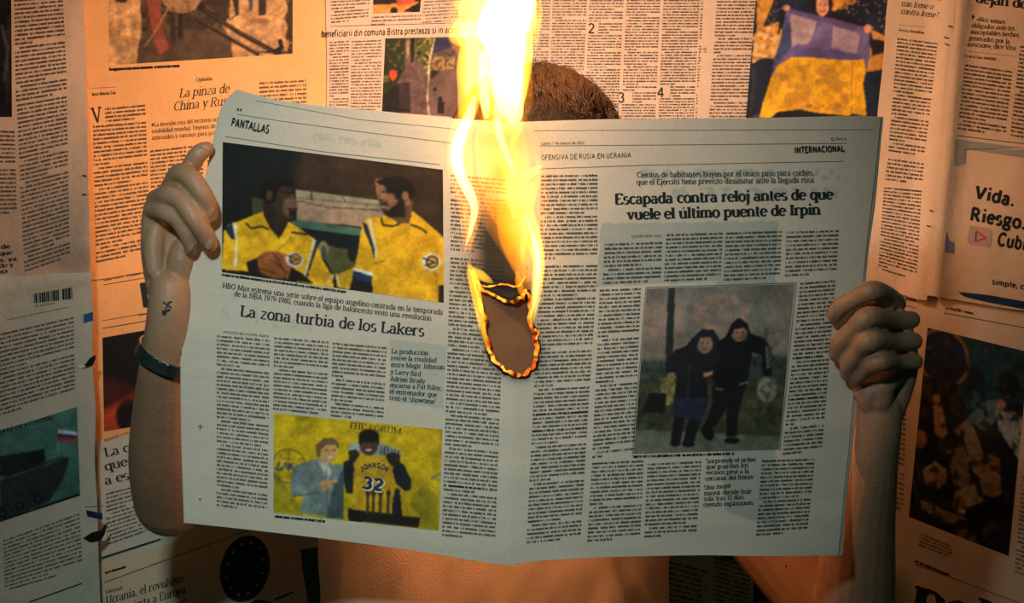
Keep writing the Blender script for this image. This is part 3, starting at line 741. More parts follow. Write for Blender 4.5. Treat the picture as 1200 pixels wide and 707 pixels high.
def park(p):
    p.t(380, 0, 4.711).fill((96, 74, 70)).noise(40, .2, 1)
    p.poly([(320, 205), (450, 205), (445, 380), (400, 460), (320, 560)], (38, 44, 28)).blotch(22, (92, 86, 40), .25, 2, [(320, 205), (450, 205), (430, 380), (320, 500)])
    p.poly([(480, 205), (612, 205), (600, 330), (575, 430), (530, 340), (480, 320)], (80, 80, 40)).blotch(16, (150, 140, 74), .15, 3, [(480, 205), (612, 205), (600, 330), (575, 430), (530, 340), (480, 320)]).blotch(16, (30, 32, 20), .3, 7, [(480, 205), (612, 205), (600, 330), (575, 430), (530, 340), (480, 320)])
    p.poly([(450, 230), (475, 215), (472, 300), (455, 330)], (168, 140, 110)).poly([(475, 210), (500, 210), (495, 340), (480, 345)], (24, 22, 18))
    p.poly([(320, 530), (400, 460), (480, 620), (320, 620)], (26, 24, 24)).poly([(410, 460), (470, 455), (480, 600), (415, 600)], (54, 40, 44)).noise(12, .25, 4)
    p.poly([(358, 392), (375, 384), (402, 392), (400, 425), (382, 448), (366, 435)], (222, 72, 44))
    p.poly([(590, 380), (760, 395), (760, 640), (575, 640)], (112, 84, 78)).poly([(592, 310), (720, 320), (720, 390), (590, 385)], (168, 132, 92)).blotch(12, (96, 72, 50), .1, 8, [(592, 310), (720, 320), (720, 390), (590, 385)])
    p.poly([(605, 205), (760, 205), (700, 262), (600, 300)], (52, 48, 76)).poly([(590, 385), (640, 395), (600, 430), (582, 430)], (40, 40, 24)).ell(610, 495, 10, 12, (26, 22, 22)).poly([(600, 500), (622, 505), (618, 560), (600, 558)], (96, 76, 76)).ell(640, 550, 12, 16, (24, 20, 22)).poly([(625, 560), (665, 565), (660, 630), (625, 628)], (28, 24, 26))
    p.line([(612, 200), (582, 330), (570, 550), (578, 640)], 8, (214, 186, 160))
C1.photo([(451.5, 45), (545, 43), (545, 138), (447.5, 131)], park)
# top centre right
def crumple(X, Y): return .004 * np.exp(-((X - 735 + Y * .3) / 14) ** 2) * sstep(0, 60, Y) + .003 * np.exp(-((Y - 16 - .05 * X) / 9) ** 2)
D1 = wall_sheet('D1', 'newspaper sheet of dense numbered text columns right of the flame, above the hair', [(575, -90), (836, -90), (812, 330), (575, 330)], 2, PINK, crumple, seed=91, wr=1.6)
cols = [((604, -8), (645, -8), (638, 200), (600, 200)), ((648, -8), (688, -8), (679, 200), (641, 200)), ((691, -8), (731, -8), (721, 200), (683, 200)), ((735, -8), (774, -8), (765, 200), (725, 200)), ((778, -8), (820, -8), (810, 200), (769, 200)), ((822, -8), (832, -8), (818, 200), (812, 200))]
for i, (a, b, c, d) in enumerate(cols):
    if i in (2, 3, 4): continue
    D1.column([a, b, c, d], 62, letter=.46, bold=1.1, seed=100 + i)
def sub(q, a, b):
    TL, TR, BR, BL = [np.array(v, float) for v in q]
    return [TL + (BL - TL) * a, TR + (BR - TR) * a, TR + (BR - TR) * b, TL + (BL - TL) * b]
for q, y in ((cols[2], 26), (cols[3], 107), (cols[4], 100)):
    f0 = (y + 8) / 208; f1 = (y + 8 + 14) / 208
    n0 = int(62 * f0); D1.column(sub(q, 0, f0), n0, letter=.46, bold=1.1, seed=int(y))
    mid = sub(q, f0, f1); TL, TR, BR, BL = mid
    D1.column([TL + (TR - TL) * .3, TR, BR, BL + (BR - BL) * .3], 4, letter=.46, bold=1.1)
    D1.column(sub(q, f1, 1), 62 - n0 - 4, letter=.46, bold=1.1, seed=int(y) + 1)
for t, x, y in (('2', 689, 39), ('3', 724, 120), ('4', 770, 114)):
    D1.ink('numeral', text_quads(t, (x, y), (x + 9, y), 8.2, 1.1, 1.0, False))
D1.ink('staple', line_quad((832, 70.5), (834.5, 71), 1.2), M_STAPLE, off=.001)
# flag picture page
D2 = wall_sheet('D2', 'newspaper sheet with large picture of a woman holding up a blue and yellow flag', [(829, -90), (1052, -90), (1030, 330), (806, 330)], 3, PINK, seed=101)
D2.column([(841, -8), (886, -8), (873, 150), (830, 150)], 40)
def flagwoman(p):
    p.t(860, 0, 4.875).fill((28, 38, 58)).noise(60, .15, 1)
    p.poly([(130, -60), (245, -60), (215, 40), (165, 155), (130, 200)], (198, 138, 60)).poly([(115, 200), (165, 155), (265, 120), (280, 200), (230, 330), (160, 335), (105, 360)], (206, 146, 76)).blotch(26, (232, 188, 128), .1, 4, [(100, 200), (265, 120), (260, 330), (105, 360)]).blotch(18, (150, 96, 44), .35, 8, [(100, -60), (245, -60), (260, 330), (105, 360)])
    p.poly([(555, -60), (720, -60), (690, 25), (620, 35), (560, 75)], (206, 146, 62)).blotch(22, (150, 96, 40), .2, 5, [(555, -60), (720, -60), (690, 25), (560, 75)])
    p.poly([(780, 165), (900, 220), (890, 390), (760, 412), (740, 330), (800, 240)], (206, 146, 70)).poly([(780, 230), (830, 225), (890, 250), (860, 300), (790, 320)], (36, 34, 36)).line([(770, 325), (890, 290)], 6, (120, 74, 40))
    rg = random.Random(4)
    for _ in range(34): p.ell(rg.uniform(640, 890), rg.uniform(-10, 190), rg.uniform(4, 8), rg.uniform(4, 8), (222, 140, 120), soft=.5, a=.8)
    p.poly([(225, 20), (300, 40), (300, 80), (255, 200), (262, 60)], (24, 26, 34))
    p.ell(505, 25, 58, 95, (34, 26, 30)).poly([(470, -40), (540, -40), (540, 60), (505, 98), (474, 60)], (224, 160, 124)).ell(506, 40, 36, 52, (228, 166, 130)).ell(492, 25, 6, 3, (60, 40, 36)).ell(521, 27, 6, 3, (60, 40, 36)).line([(490, 60), (506, 68), (522, 62)], 6, (176, 60, 60)).line([(507, 30), (505, 48)], 3, (190, 124, 96))
    p.poly([(560, 60), (760, 130), (770, 200), (740, 180), (540, 110)], (30, 28, 40))
    p.poly([(300, 45), (420, 75), (560, 105), (745, 155), (775, 190), (778, 300), (760, 405), (742, 340), (600, 345), (400, 325), (330, 330), (250, 380), (208, 452), (235, 330), (280, 180)], (104, 92, 142))
    p.poly([(300, 90), (330, 150), (325, 270), (250, 370), (212, 450), (240, 320), (285, 170)], (64, 72, 120)).poly([(340, 270), (560, 280), (640, 300), (740, 310), (740, 345), (360, 330)], (86, 80, 134)).noise(50, .12, 12, [(300, 45), (775, 150), (778, 405), (208, 452)])
    p.line([(300, 50), (450, 88), (745, 168)], 13, (84, 76, 124)).line([(320, 66), (740, 182)], 3, (58, 52, 92))
    p.poly([(322, 80), (474, 122), (440, 235), (420, 252), (362, 250), (332, 272)], (170, 146, 158)).poly([(566, 150), (700, 185), (722, 200), (700, 308), (640, 298), (558, 275)], (162, 138, 162)).noise(70, .08, 14)
    p.poly([(208, 452), (250, 375), (330, 325), (420, 325), (560, 340), (700, 345), (740, 335), (756, 400), (738, 480), (755, 600), (757, 665), (670, 648), (660, 664), (480, 645), (380, 625), (250, 640), (215, 672), (144, 672), (165, 590)], (226, 168, 36))
    p.blotch(60, (176, 124, 48), .0, 15, [(260, 380), (620, 360), (670, 640), (250, 620)], .6).blotch(34, (206, 156, 66), .3, 16, [(240, 380), (740, 345), (740, 640), (200, 640)], .6)
    p.line([(680, 350), (672, 500), (672, 650)], 4, (168, 112, 30)).line([(360, 340), (400, 480), (430, 590)], 10, (196, 150, 60), .6).ell(430, 604, 16, 6, (110, 84, 40))
    p.poly([(215, 672), (250, 640), (380, 628), (480, 648), (660, 666), (660, 720), (215, 720)], (26, 28, 36)).poly([(80, 680), (144, 640), (144, 700), (80, 720)], (70, 60, 92))
    p.ell(300, 45, 22, 16, (216, 150, 112)).ell(765, 165, 22, 26, (214, 146, 110)).line([(230, 70), (300, 35)], 6, (96, 96, 110)).line([(770, 150), (800, 160)], 6, (200, 190, 180)).line([(115, 400), (100, 640)], 5, (90, 60, 66))
D2.photo([(889.5, -45), (1047, -45), (1033, 175), (871, 175)], flagwoman)

# right: narrow margin column and the page beyond it
E1 = wall_sheet('E1', 'narrow newspaper sheet with one long column, between flag picture and advert', [(1049, -90), (1128, -90), (1086, 352), (1010, 336)], 4, (212, 182, 156), lambda X, Y: .010 * sstep(1085, 1118, X + Y * .1), seed=111)
E1.ink('headline', text_quads('preguntas', (1064, -5), (1103, 1), 5.0, 1.0, .5, slant=.25))
E1.ink('headline', text_quads('con Irene o', (1056, 7), (1093, 11), 4.8, 1.0, .5, slant=.25)); E1.ink('headline', text_quads('contra Irene?', (1055, 16), (1099, 21), 4.8, 1.0, .5, slant=.25))
E1.ink('byline', text_quads('Jesús Amilibia', (1053, 36.5), (1083, 40), 2.3, 1.0, .8)); E1.ink('rule', line_quad((1053, 29), (1084, 32), .5), M_INKGREY)
E1.column([(1052, 43), (1099, 49), (1083, 184), (1041, 178)], 31); E1.column([(1041, 184), (1083, 190), (1080, 217), (1037, 212)], 6)
E1.column([(1036, 218), (1080, 222), (1074, 330), (1029, 316)], 25)
def foldF(X, Y):
    xl = 1120 - Y * .09
    return .008 * (1 - sstep(0, 34, X - xl)) + .003 * np.exp(-((X - xl - 8) / 6) ** 2)
F1 = wall_sheet('F1', 'newspaper sheet with big advert wording at the upper right edge', [(1121, -90), (1420, -90), (1410, 395), (1086, 346)], 5, (208, 178, 152), foldF, seed=121)
F1.ink('headline', text_quads('dejan de emitir', (1143, 3), (1250, 16), 8.0, 1.6, .6))
for i, (t, x0, x1) in enumerate((('«Nos vemos', 1144, 1178), ('obligados ante los', 1138, 1189), ('inaceptables hechos', 1137, 1194), ('generados por la', 1135, 1183), ('invasión», dice Visa', 1133, 1190))):
    F1.ink('subheading', text_quads(t, (x0, 25 + i * 7.3), (x1, 28.5 + i * 7.6), 3.9, 1.0, .55, slant=.08))
F1.ink('subheading_mark', poly_quads([(1139, 17), (1142, 19.5), (1139, 23)], 1))
F1.ink('rule', line_quad((1133, 60), (1190, 66), .5), M_INKGREY); F1.ink('byline', text_quads('R. de la Cruz. MADRID', (1131, 67), (1167, 71), 2.2, 1.2, .8))
F1.column([(1131, 74), (1186, 82), (1178, 161), (1122, 152)], 17); F1.column([(1196, 52), (1250, 60), (1240, 170), (1184, 160)], 23)
F1.ink('rule', line_quad((1122, 159), (1260, 176), .8))
M_ADGREY = simple('advert_grey_ink', (142, 140, 138), .7)
F1.ink('advert_frame', [poly_quads([(1119, 163), (1260, 181), (1260, 194), (1132, 175), (1131, 192), (1117.5, 194)], 2)], M_ADGREY, label='grey advert border')
F1.ink('advert_wording', text_quads('Vida.', (1141, 232), (1189, 242), 10.5, 1.7, 1.7, False))
F1.ink('advert_wording', text_quads('Riesgo.', (1136, 258), (1202, 269), 10.5, 1.7, 1.7, False))
F1.ink('advert_wording', text_quads('Cubierto.', (1168, 287), (1236, 300), 10.5, 1.7, 1.7, False))
F1.ink('advert_wording', text_quads('simple, cimple', (1162, 333), (1224, 343), 4.4, 1.5, 1.5, False))
F1.ink('play_badge', poly_quads([(1136, 266), (1138, 264), (1160, 268), (1163, 271), (1161, 288), (1159, 290), (1136, 286), (1133, 283)], 2), simple('badge_ink', (182, 146, 136), .6), label='rounded pinkish badge')
F1.ink('play_mark', [line_quad((1144, 271), (1143, 283), 1.6)], simple('blue_mark_ink', (50, 90, 160), .6), off=.0011, label='blue side of triangle mark')
F1.ink('play_mark', [line_quad((1144, 271), (1155, 279), 1.6), line_quad((1143, 283), (1155, 279), 1.6)], simple('red_mark_ink', (196, 44, 52), .6), off=.0011, label='red sides of triangle mark')
F1.ink('advert_strip', [poly_quads([(1109, 270), (1112, 282), (1118, 284), (1118, 297), (1107, 296)], 1.6)], simple('violet_ink', (110, 112, 150), .6))
F1.ink('advert_band', [poly_quads([(1122, 342), (1160, 346), (1300, 372), (1300, 381), (1160, 355), (1130, 348)], 1.6)], M_INKNAVY, label='dark blue band under the advert')
for x, y in ((1113, 31), (1108, 44), (1109, 52), (1091, 247), (1088, 265)):
    E1.ink('staple', line_quad((x - 2, y - .6), (x + 3, y + 1.2), 1.2), M_STAPLE, off=.002)
# lower right page
G1 = wall_sheet('G1', 'newspaper sheet with crowd picture and huge letter, lower right', [(1000, 322), (1420, 402), (1420, 800), (985, 800)], 2, (212, 182, 156), lambda X, Y: .004 * np.exp(-((Y - 455 - (X - 1040) * .2) / 8) ** 2), seed=131, wr=1.2)
G1.ink('headline', text_quads('LA RAZÓN', (1055, 350.5), (1073, 354.5), 2.5, 1.5, 1.2, False)); G1.ink('rule', line_quad((1042, 354), (1073, 361), .8))
G1.ink('headline', text_quads('LA RAZÓN', (1107, 362.5), (1126, 366), 2.5, 1.5, 1.2, False)); G1.ink('text_column', body_quads([(1128, 362), (1168, 371), (1168, 376), (1128, 367)], 1, seed=5))
G1.ink('rule', line_quad((1106, 367), (1260, 395), .8))
def crowd(p):
    p.t(1030, 370, 3.535).fill((30, 38, 42)).noise(40, .3, 1)
    p.poly([(200, 40), (760, 150), (760, 420), (480, 400), (350, 420), (360, 200)], (30, 58, 62)).ell(268, 175, 100, 120, (34, 40, 66), -20).ring(268, 175, 98, 122, 9, (150, 96, 56), -20)
    p.poly([(180, 245), (350, 290), (340, 420), (150, 450), (165, 300)], (52, 46, 34)).blotch(24, (30, 26, 20), .1, 3, [(160, 245), (350, 290), (340, 440), (150, 470)])
    for x, y, rx, ry, c in ((400, 300, 38, 90, (22, 34, 44)), (540, 290, 44, 56, (20, 26, 30)), (560, 400, 40, 40, (22, 24, 26)), (205, 510, 42, 60, (22, 20, 20)), (300, 640, 60, 60, (26, 24, 24)), (445, 500, 40, 44, (50, 42, 36)), (275, 540, 34, 34, (58, 50, 42)), (560, 560, 60, 120, (20, 26, 40))):
        p.ell(x, y, rx, ry, c)
    p.ell(400, 350, 26, 40, (46, 74, 84)).poly([(225, 370), (262, 370), (285, 490), (262, 510), (230, 490)], (170, 138, 106)).ell(240, 345, 18, 20, (176, 126, 90)).ell(172, 512, 26, 38, (170, 112, 80)).poly([(300, 470), (370, 430), (385, 450), (330, 500)], (150, 110, 84))
    p.poly([(345, 470), (390, 455), (430, 560), (450, 700), (380, 640)], (150, 130, 106)).poly([(280, 560), (350, 540), (385, 620), (370, 720), (310, 700)], (128, 112, 92)).poly([(420, 560), (500, 590), (510, 760), (420, 740)], (138, 116, 92)).poly([(360, 430), (440, 350), (520, 350), (500, 420), (440, 480)], (90, 110, 106)).ell(505, 370, 20, 22, (180, 128, 104))
    p.poly([(480, 395), (560, 400), (700, 480), (720, 900), (560, 900), (580, 600), (500, 480)], (176, 176, 164)).blotch(40, (120, 124, 118), .3, 4, [(480, 395), (700, 480), (720, 900), (560, 900), (580, 600)], .6)
    p.poly([(180, 640), (230, 600), (280, 640), (250, 720), (190, 700)], (186, 152, 116)).ell(255, 670, 26, 34, (178, 116, 84))
    p.t(1030, 540, 4.235)
    p.poly([(155, 170), (200, 180), (330, 240), (445, 275), (440, 340), (380, 400), (150, 290)], (26, 24, 28)).poly([(205, 190), (330, 245), (440, 290), (430, 320), (340, 310), (210, 240)], (140, 116, 88)).poly([(380, 150), (470, 110), (520, 200), (440, 235), (370, 190)], (176, 158, 124)).ell(400, 215, 36, 34, (164, 104, 72)).poly([(385, 240), (430, 245), (425, 268), (390, 265)], (206, 200, 190))
    p.poly([(440, 260), (600, 170), (680, 180), (640, 470), (430, 420)], (18, 18, 22)).ell(560, 360, 44, 60, (96, 66, 50)).ell(590, 400, 60, 60, (30, 30, 44), a=.8).ell(430, 400, 56, 44, (104, 96, 80)).ell(405, 345, 32, 34, (150, 96, 66)).ell(410, 318, 34, 26, (22, 20, 20)).poly([(610, 60), (680, 70), (690, 260), (620, 200)], (26, 36, 62)).line([(165, 30), (190, 200)], 6, (120, 110, 96)).line([(185, 10), (215, 150)], 4, (130, 120, 104)).noise(16, .18, 9)
    p.t(1030, 370, 3.535).blotch(30, (26, 28, 30), .25, 31, a=.7).blotch(16, (120, 96, 74), .52, 32, a=.6); p.C *= .9
G1.column([(1203, 500), (1256, 513), (1244, 692), (1189, 672)], 34, seed=17)
G1.photo([(1087, 384), (1206, 413), (1182, 652), (1065, 606)], crowd, step=1.3)
G1.column([(1050, 480), (1062, 483), (1058, 600), (1046, 597)], 20, seed=3)
G1.column([(1080, 624), (1121, 641), (1121, 657), (1076, 640)], 4, ragged=True)
G1.ink('text_column', body_quads([(1073, 655), (1128, 678), (1127, 683), (1072, 660)], 1, bold=1.4, seed=6)); G1.ink('rule', line_quad((1072, 661), (1260, 732), .8))
G1.ink('headline', text_quads('política', (1070, 717), (1280, 800), 31.0, 1.75, .5, lean=(.14, -1)))
G2 = wall_sheet('G2', 'newspaper sheet edge with a text column at the lower right border', [(1196, 560), (1420, 600), (1420, 800), (1176, 800)], 3, GREY, seed=141) if False else None
# bottom centre
H1 = wall_sheet('H1', 'dim newspaper sheet with two text columns, under the held newspaper\'s right page', [(700, 540), (886, 520), (882, 800), (690, 800)], 2, (196, 180, 158), seed=151)
H1.column([(780, 655), (832, 668), (828, 800), (776, 790)], 22, ragged=True); H1.column([(838, 640), (880, 652), (876, 800), (834, 790)], 28, seed=8)
H1.ink('headline', text_quads('tiempo', (845, 655), (872, 659), 4.5, 1.6, .7))
def darkpic(p):
    p.fill((24, 30, 30)).noise(14, .5, 2).poly([(884, 705), (905, 697), (920, 704), (900, 720)], (170, 40, 44), soft=1.5).poly([(905, 660), (930, 672), (960, 712), (930, 712)], (52, 62, 52), soft=2).poly([(955, 660), (1000, 700), (1000, 640)], (46, 60, 58))
I1 = wall_sheet('I1', 'dark picture page with a small red patch, beside the right upper arm', [(884, 520), (1040, 500), (1040, 800), (880, 800)], 0, (60, 66, 62), seed=161)
I1.photo([(887, 560), (1030, 560), (1030, 790), (883, 790)], darkpic, step=2)
# page hidden behind the person
K1 = wall_sheet('K1', 'newspaper sheet behind the person\'s shoulders', [(360, 300), (1020, 300), (1010, 700), (360, 700)], -1, PINK, seed=171)
K1.column([(640, 345), (700, 345), (700, 560), (640, 560)], 40); K1.column([(710, 345), (770, 345), (770, 560), (710, 560)], 40)
# ------------------------------------------------------------------ the burning newspaper held open
def spine_x(Y): return 608 - 10 * (Y - 142) / 521
def held_depth(X, Y):
    d = (X - spine_x(Y)) / 400.0
    a = np.abs(d)
    y = .058 * a ** 1.15
    y = y + .0025 * vnoise(X, Y, 150, 201) * sstep(0, .2, a) + .0007 * vnoise(X * .6, Y * 1.6, 46, 202)
    y = y - .0035 * np.exp(-((Y - 212) / 60) ** 2) * np.exp(-((d + .75) / .3) ** 2)
    y = y - .006 * np.exp(-((X - 640) / 60) ** 2) * sstep(520, 660, Y) * np.sign(d).clip(0, 1) * 0
    tl = np.clip((330 - X) / 80 + (170 - Y) / 110 - .35, 0, 2)      # the upper left corner bends back
    return y + .010 * tl ** 1.5
hole_pts = smooth_line([(551, 317), (559, 331), (577, 346), (598, 353), (611, 347), (616, 341), (620, 352), (621, 372), (626, 392), (628, 412), (624, 429), (610, 440), (596, 436), (583, 427), (574, 410), (568, 380), (561, 350), (551, 317)], 110)[:-1]
rgh = np.random.default_rng(3)
jit = rgh.normal(0, .8, len(hole_pts))
jit = (jit + np.roll(jit, 1) * .6 + np.roll(jit, -1) * .6)
tang = np.roll(hole_pts, -1, 0) - np.roll(hole_pts, 1, 0); tang /= np.hypot(tang[:, 0], tang[:, 1])[:, None] + 1e-6
hole_pts = hole_pts + np.stack([-tang[:, 1], tang[:, 0]], 1) * jit[:, None]
HP = [tuple(p) for p in hole_pts]
in_hole = lambda X, Y: inpoly(X, Y, HP)
root = empty('held_newspaper', P(603, 400, .02), 'open broadsheet newspaper held up by both hands, burning at the middle fold', 'newspaper')
HN = Sheet(root, held_depth, in_hole)
L_top = [(278, 105), (300, 111), (330, 118), (385, 125), (450, 131), (520, 138), (570, 142), (608, 143)]
L_left = [(278, 105), (261, 126), (251, 165), (241, 212), (228, 258), (218, 296), (215, 340), (213, 420), (214, 520), (217, 613)]
L_bot = [(217, 613), (300, 622), (400, 634), (500, 648), (560, 658), (598, 663)]
SP = [(608, 143), (605, 280), (603, 400), (600, 530), (598, 663)]
R_top = [(608, 143), (700, 140), (800, 139), (900, 138), (1000, 136), (1032, 137)]
R_right = [(1032, 137), (1028, 180), (1021, 240), (1014, 300), (1008, 370), (1003, 430), (995, 520), (988, 590), (982, 651)]
R_bot = [(598, 663), (640, 657), (720, 653), (820, 651), (900, 652), (982, 651)]
def paper_col(XY):
    X, Y = XY[:, 0], XY[:, 1]
    c = np.repeat(srgb((212, 204, 190))[None], len(X), 0)
    c = c * (1 + .03 * vnoise(X, Y, 70, 210) + .025 * vnoise(X * .25, Y, 7, 211))[:, None]
    def tint(m, col, a):
        nonlocal c
        m = (m * a)[:, None]; c = c * (1 - m) + srgb(col)[None] * m
    # print of the other side showing through
    tint(inpoly(X, Y, [(704, 262), (912, 259), (905, 440), (912, 620), (850, 600), (840, 330), (700, 336)]).astype(float), (120, 150, 152), .45)
    tint(inpoly(X, Y, [(458, 398), (524, 405), (520, 480), (456, 470)]).astype(float), (140, 166, 164), .4)
    for (x, y, w, h) in ((366, 156, 26, 7), (396, 160, 50, 8), (262, 360, 6, 12), (300, 366, 4, 14), (320, 372, 4, 12), (342, 374, 5, 12), (361, 377, 4, 12)):
        tint(((np.abs(X - x - w / 2) < w / 2) & (np.abs(Y - y - h / 2 - (X - x) * .12) < h / 2) & (vnoise(X, Y, 2.2, 212) > -.2)).astype(float), (150, 178, 176), .45)
    for i, (x0, x1, y) in enumerate(((742, 984, 205), (788, 984, 226))):
        tint(((X > x0) & (X < x1) & (np.abs(Y - y) < 6) & (vnoise(X, Y * .5, 4.5, 213 + i) > .05)).astype(float), (140, 164, 162), .5)
    # scorched paper around the hole and up the fold
    dh = segdist(X, Y, HP)
    tint(np.exp(-(dh / 4.5) ** 2), (30, 22, 16), 1.0)
    tint(np.exp(-(dh / 12) ** 2), (110, 84, 56), .45)
    brown = np.exp(-((X - 586) / 36) ** 2) * sstep(118, 165, Y) * (1 - sstep(330, 350, Y)) * (.75 + .25 * vnoise(X, Y, 22, 215))
    tint(np.clip(brown * 1.1, 0, 1), (104, 62, 30), .82)
    up = np.exp(-((X - 586 - (Y - 300) * .08) / (25 + (330 - Y) * .03)) ** 2) * sstep(205, 300, Y) * (1 - sstep(352, 362, Y))
    tint(np.clip(up * 1.5, 0, 1), (34, 38, 30), .93)
    tint(np.exp(-(segdist(X, Y, [(560, 325), (590, 335), (614, 335)], False) / 9) ** 2), (22, 16, 12), .95)
    return c
def half(top, bot, left, right, nu, nv, off=0.0, name='page', colf=paper_col, cut=True):
    G = coons(top, bot, left, right, nu, nv)
    XY = G.reshape(-1, 2)
    Fc = grid_faces(nu, nv)
    c = XY[Fc].mean(1)
    # pull the vertices that sit near the hole onto its rim, then drop the faces inside
    if cut: Fc = Fc[~in_hole(c[:, 0], c[:, 1])]
    return obj(name, HN.mesh(XY, Fc, off, name, M_PAPER, colf(XY)), root)
half(L_top, L_bot, L_left, SP, 190, 250, name='left_page')
half(R_top, R_bot, SP, R_right, 200, 250, name='right_page')
plain = lambda XY: np.repeat(srgb((206, 198, 184))[None], len(XY), 0) * (1 - .9 * np.exp(-(segdist(XY[:, 0], XY[:, 1], HP) / 6) ** 2))[:, None]
def shift(pts, dx, dy): return [(x + dx, y + dy) for x, y in pts]
rs = random.Random(5)
for k, (gl, gr, gb, gt) in enumerate(((1.5, 2.5, 1.5, -1.5), (-1, 4.0, 0.5, 1.2))):
    half([(x - gl * (1 if x < 300 else 0), y - gt + rs.uniform(-.6, .6)) for x, y in L_top], [(x, y + gb) for x, y in L_bot], [(x - gl, y) for x, y in L_left], SP, 60, 60, off=-.0022 * (k + 1), name='inner_page', colf=plain)
    half([(x, y - gt) for x, y in R_top], [(x, y + gb) for x, y in R_bot], SP, [(x + gr + rs.uniform(-.8, .8), y) for x, y in R_right], 60, 60, off=-.0022 * (k + 1), name='inner_page', colf=plain)

# a singed leaf further back, seen through the hole, creased from corner to corner
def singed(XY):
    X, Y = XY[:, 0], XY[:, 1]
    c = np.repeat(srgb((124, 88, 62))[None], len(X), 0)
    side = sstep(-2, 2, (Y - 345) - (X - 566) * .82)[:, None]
    return c * (1 - .42 * (1 - side)) * (1 + .05 * vnoise(X, Y, 12, 90)[:, None])  # crease shading painted into the colour: upper right side darker
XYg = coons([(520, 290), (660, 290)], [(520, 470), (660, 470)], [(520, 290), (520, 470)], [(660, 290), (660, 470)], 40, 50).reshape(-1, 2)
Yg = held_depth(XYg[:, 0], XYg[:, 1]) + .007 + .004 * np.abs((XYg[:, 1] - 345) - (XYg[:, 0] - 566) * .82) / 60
obj('singed_leaf', make_mesh('singed_leaf', lift(XYg, Yg), grid_faces(40, 50), M_WALLPAPER, True, singed(XYg)), root, label='brown singed inner leaf seen through the burnt hole')
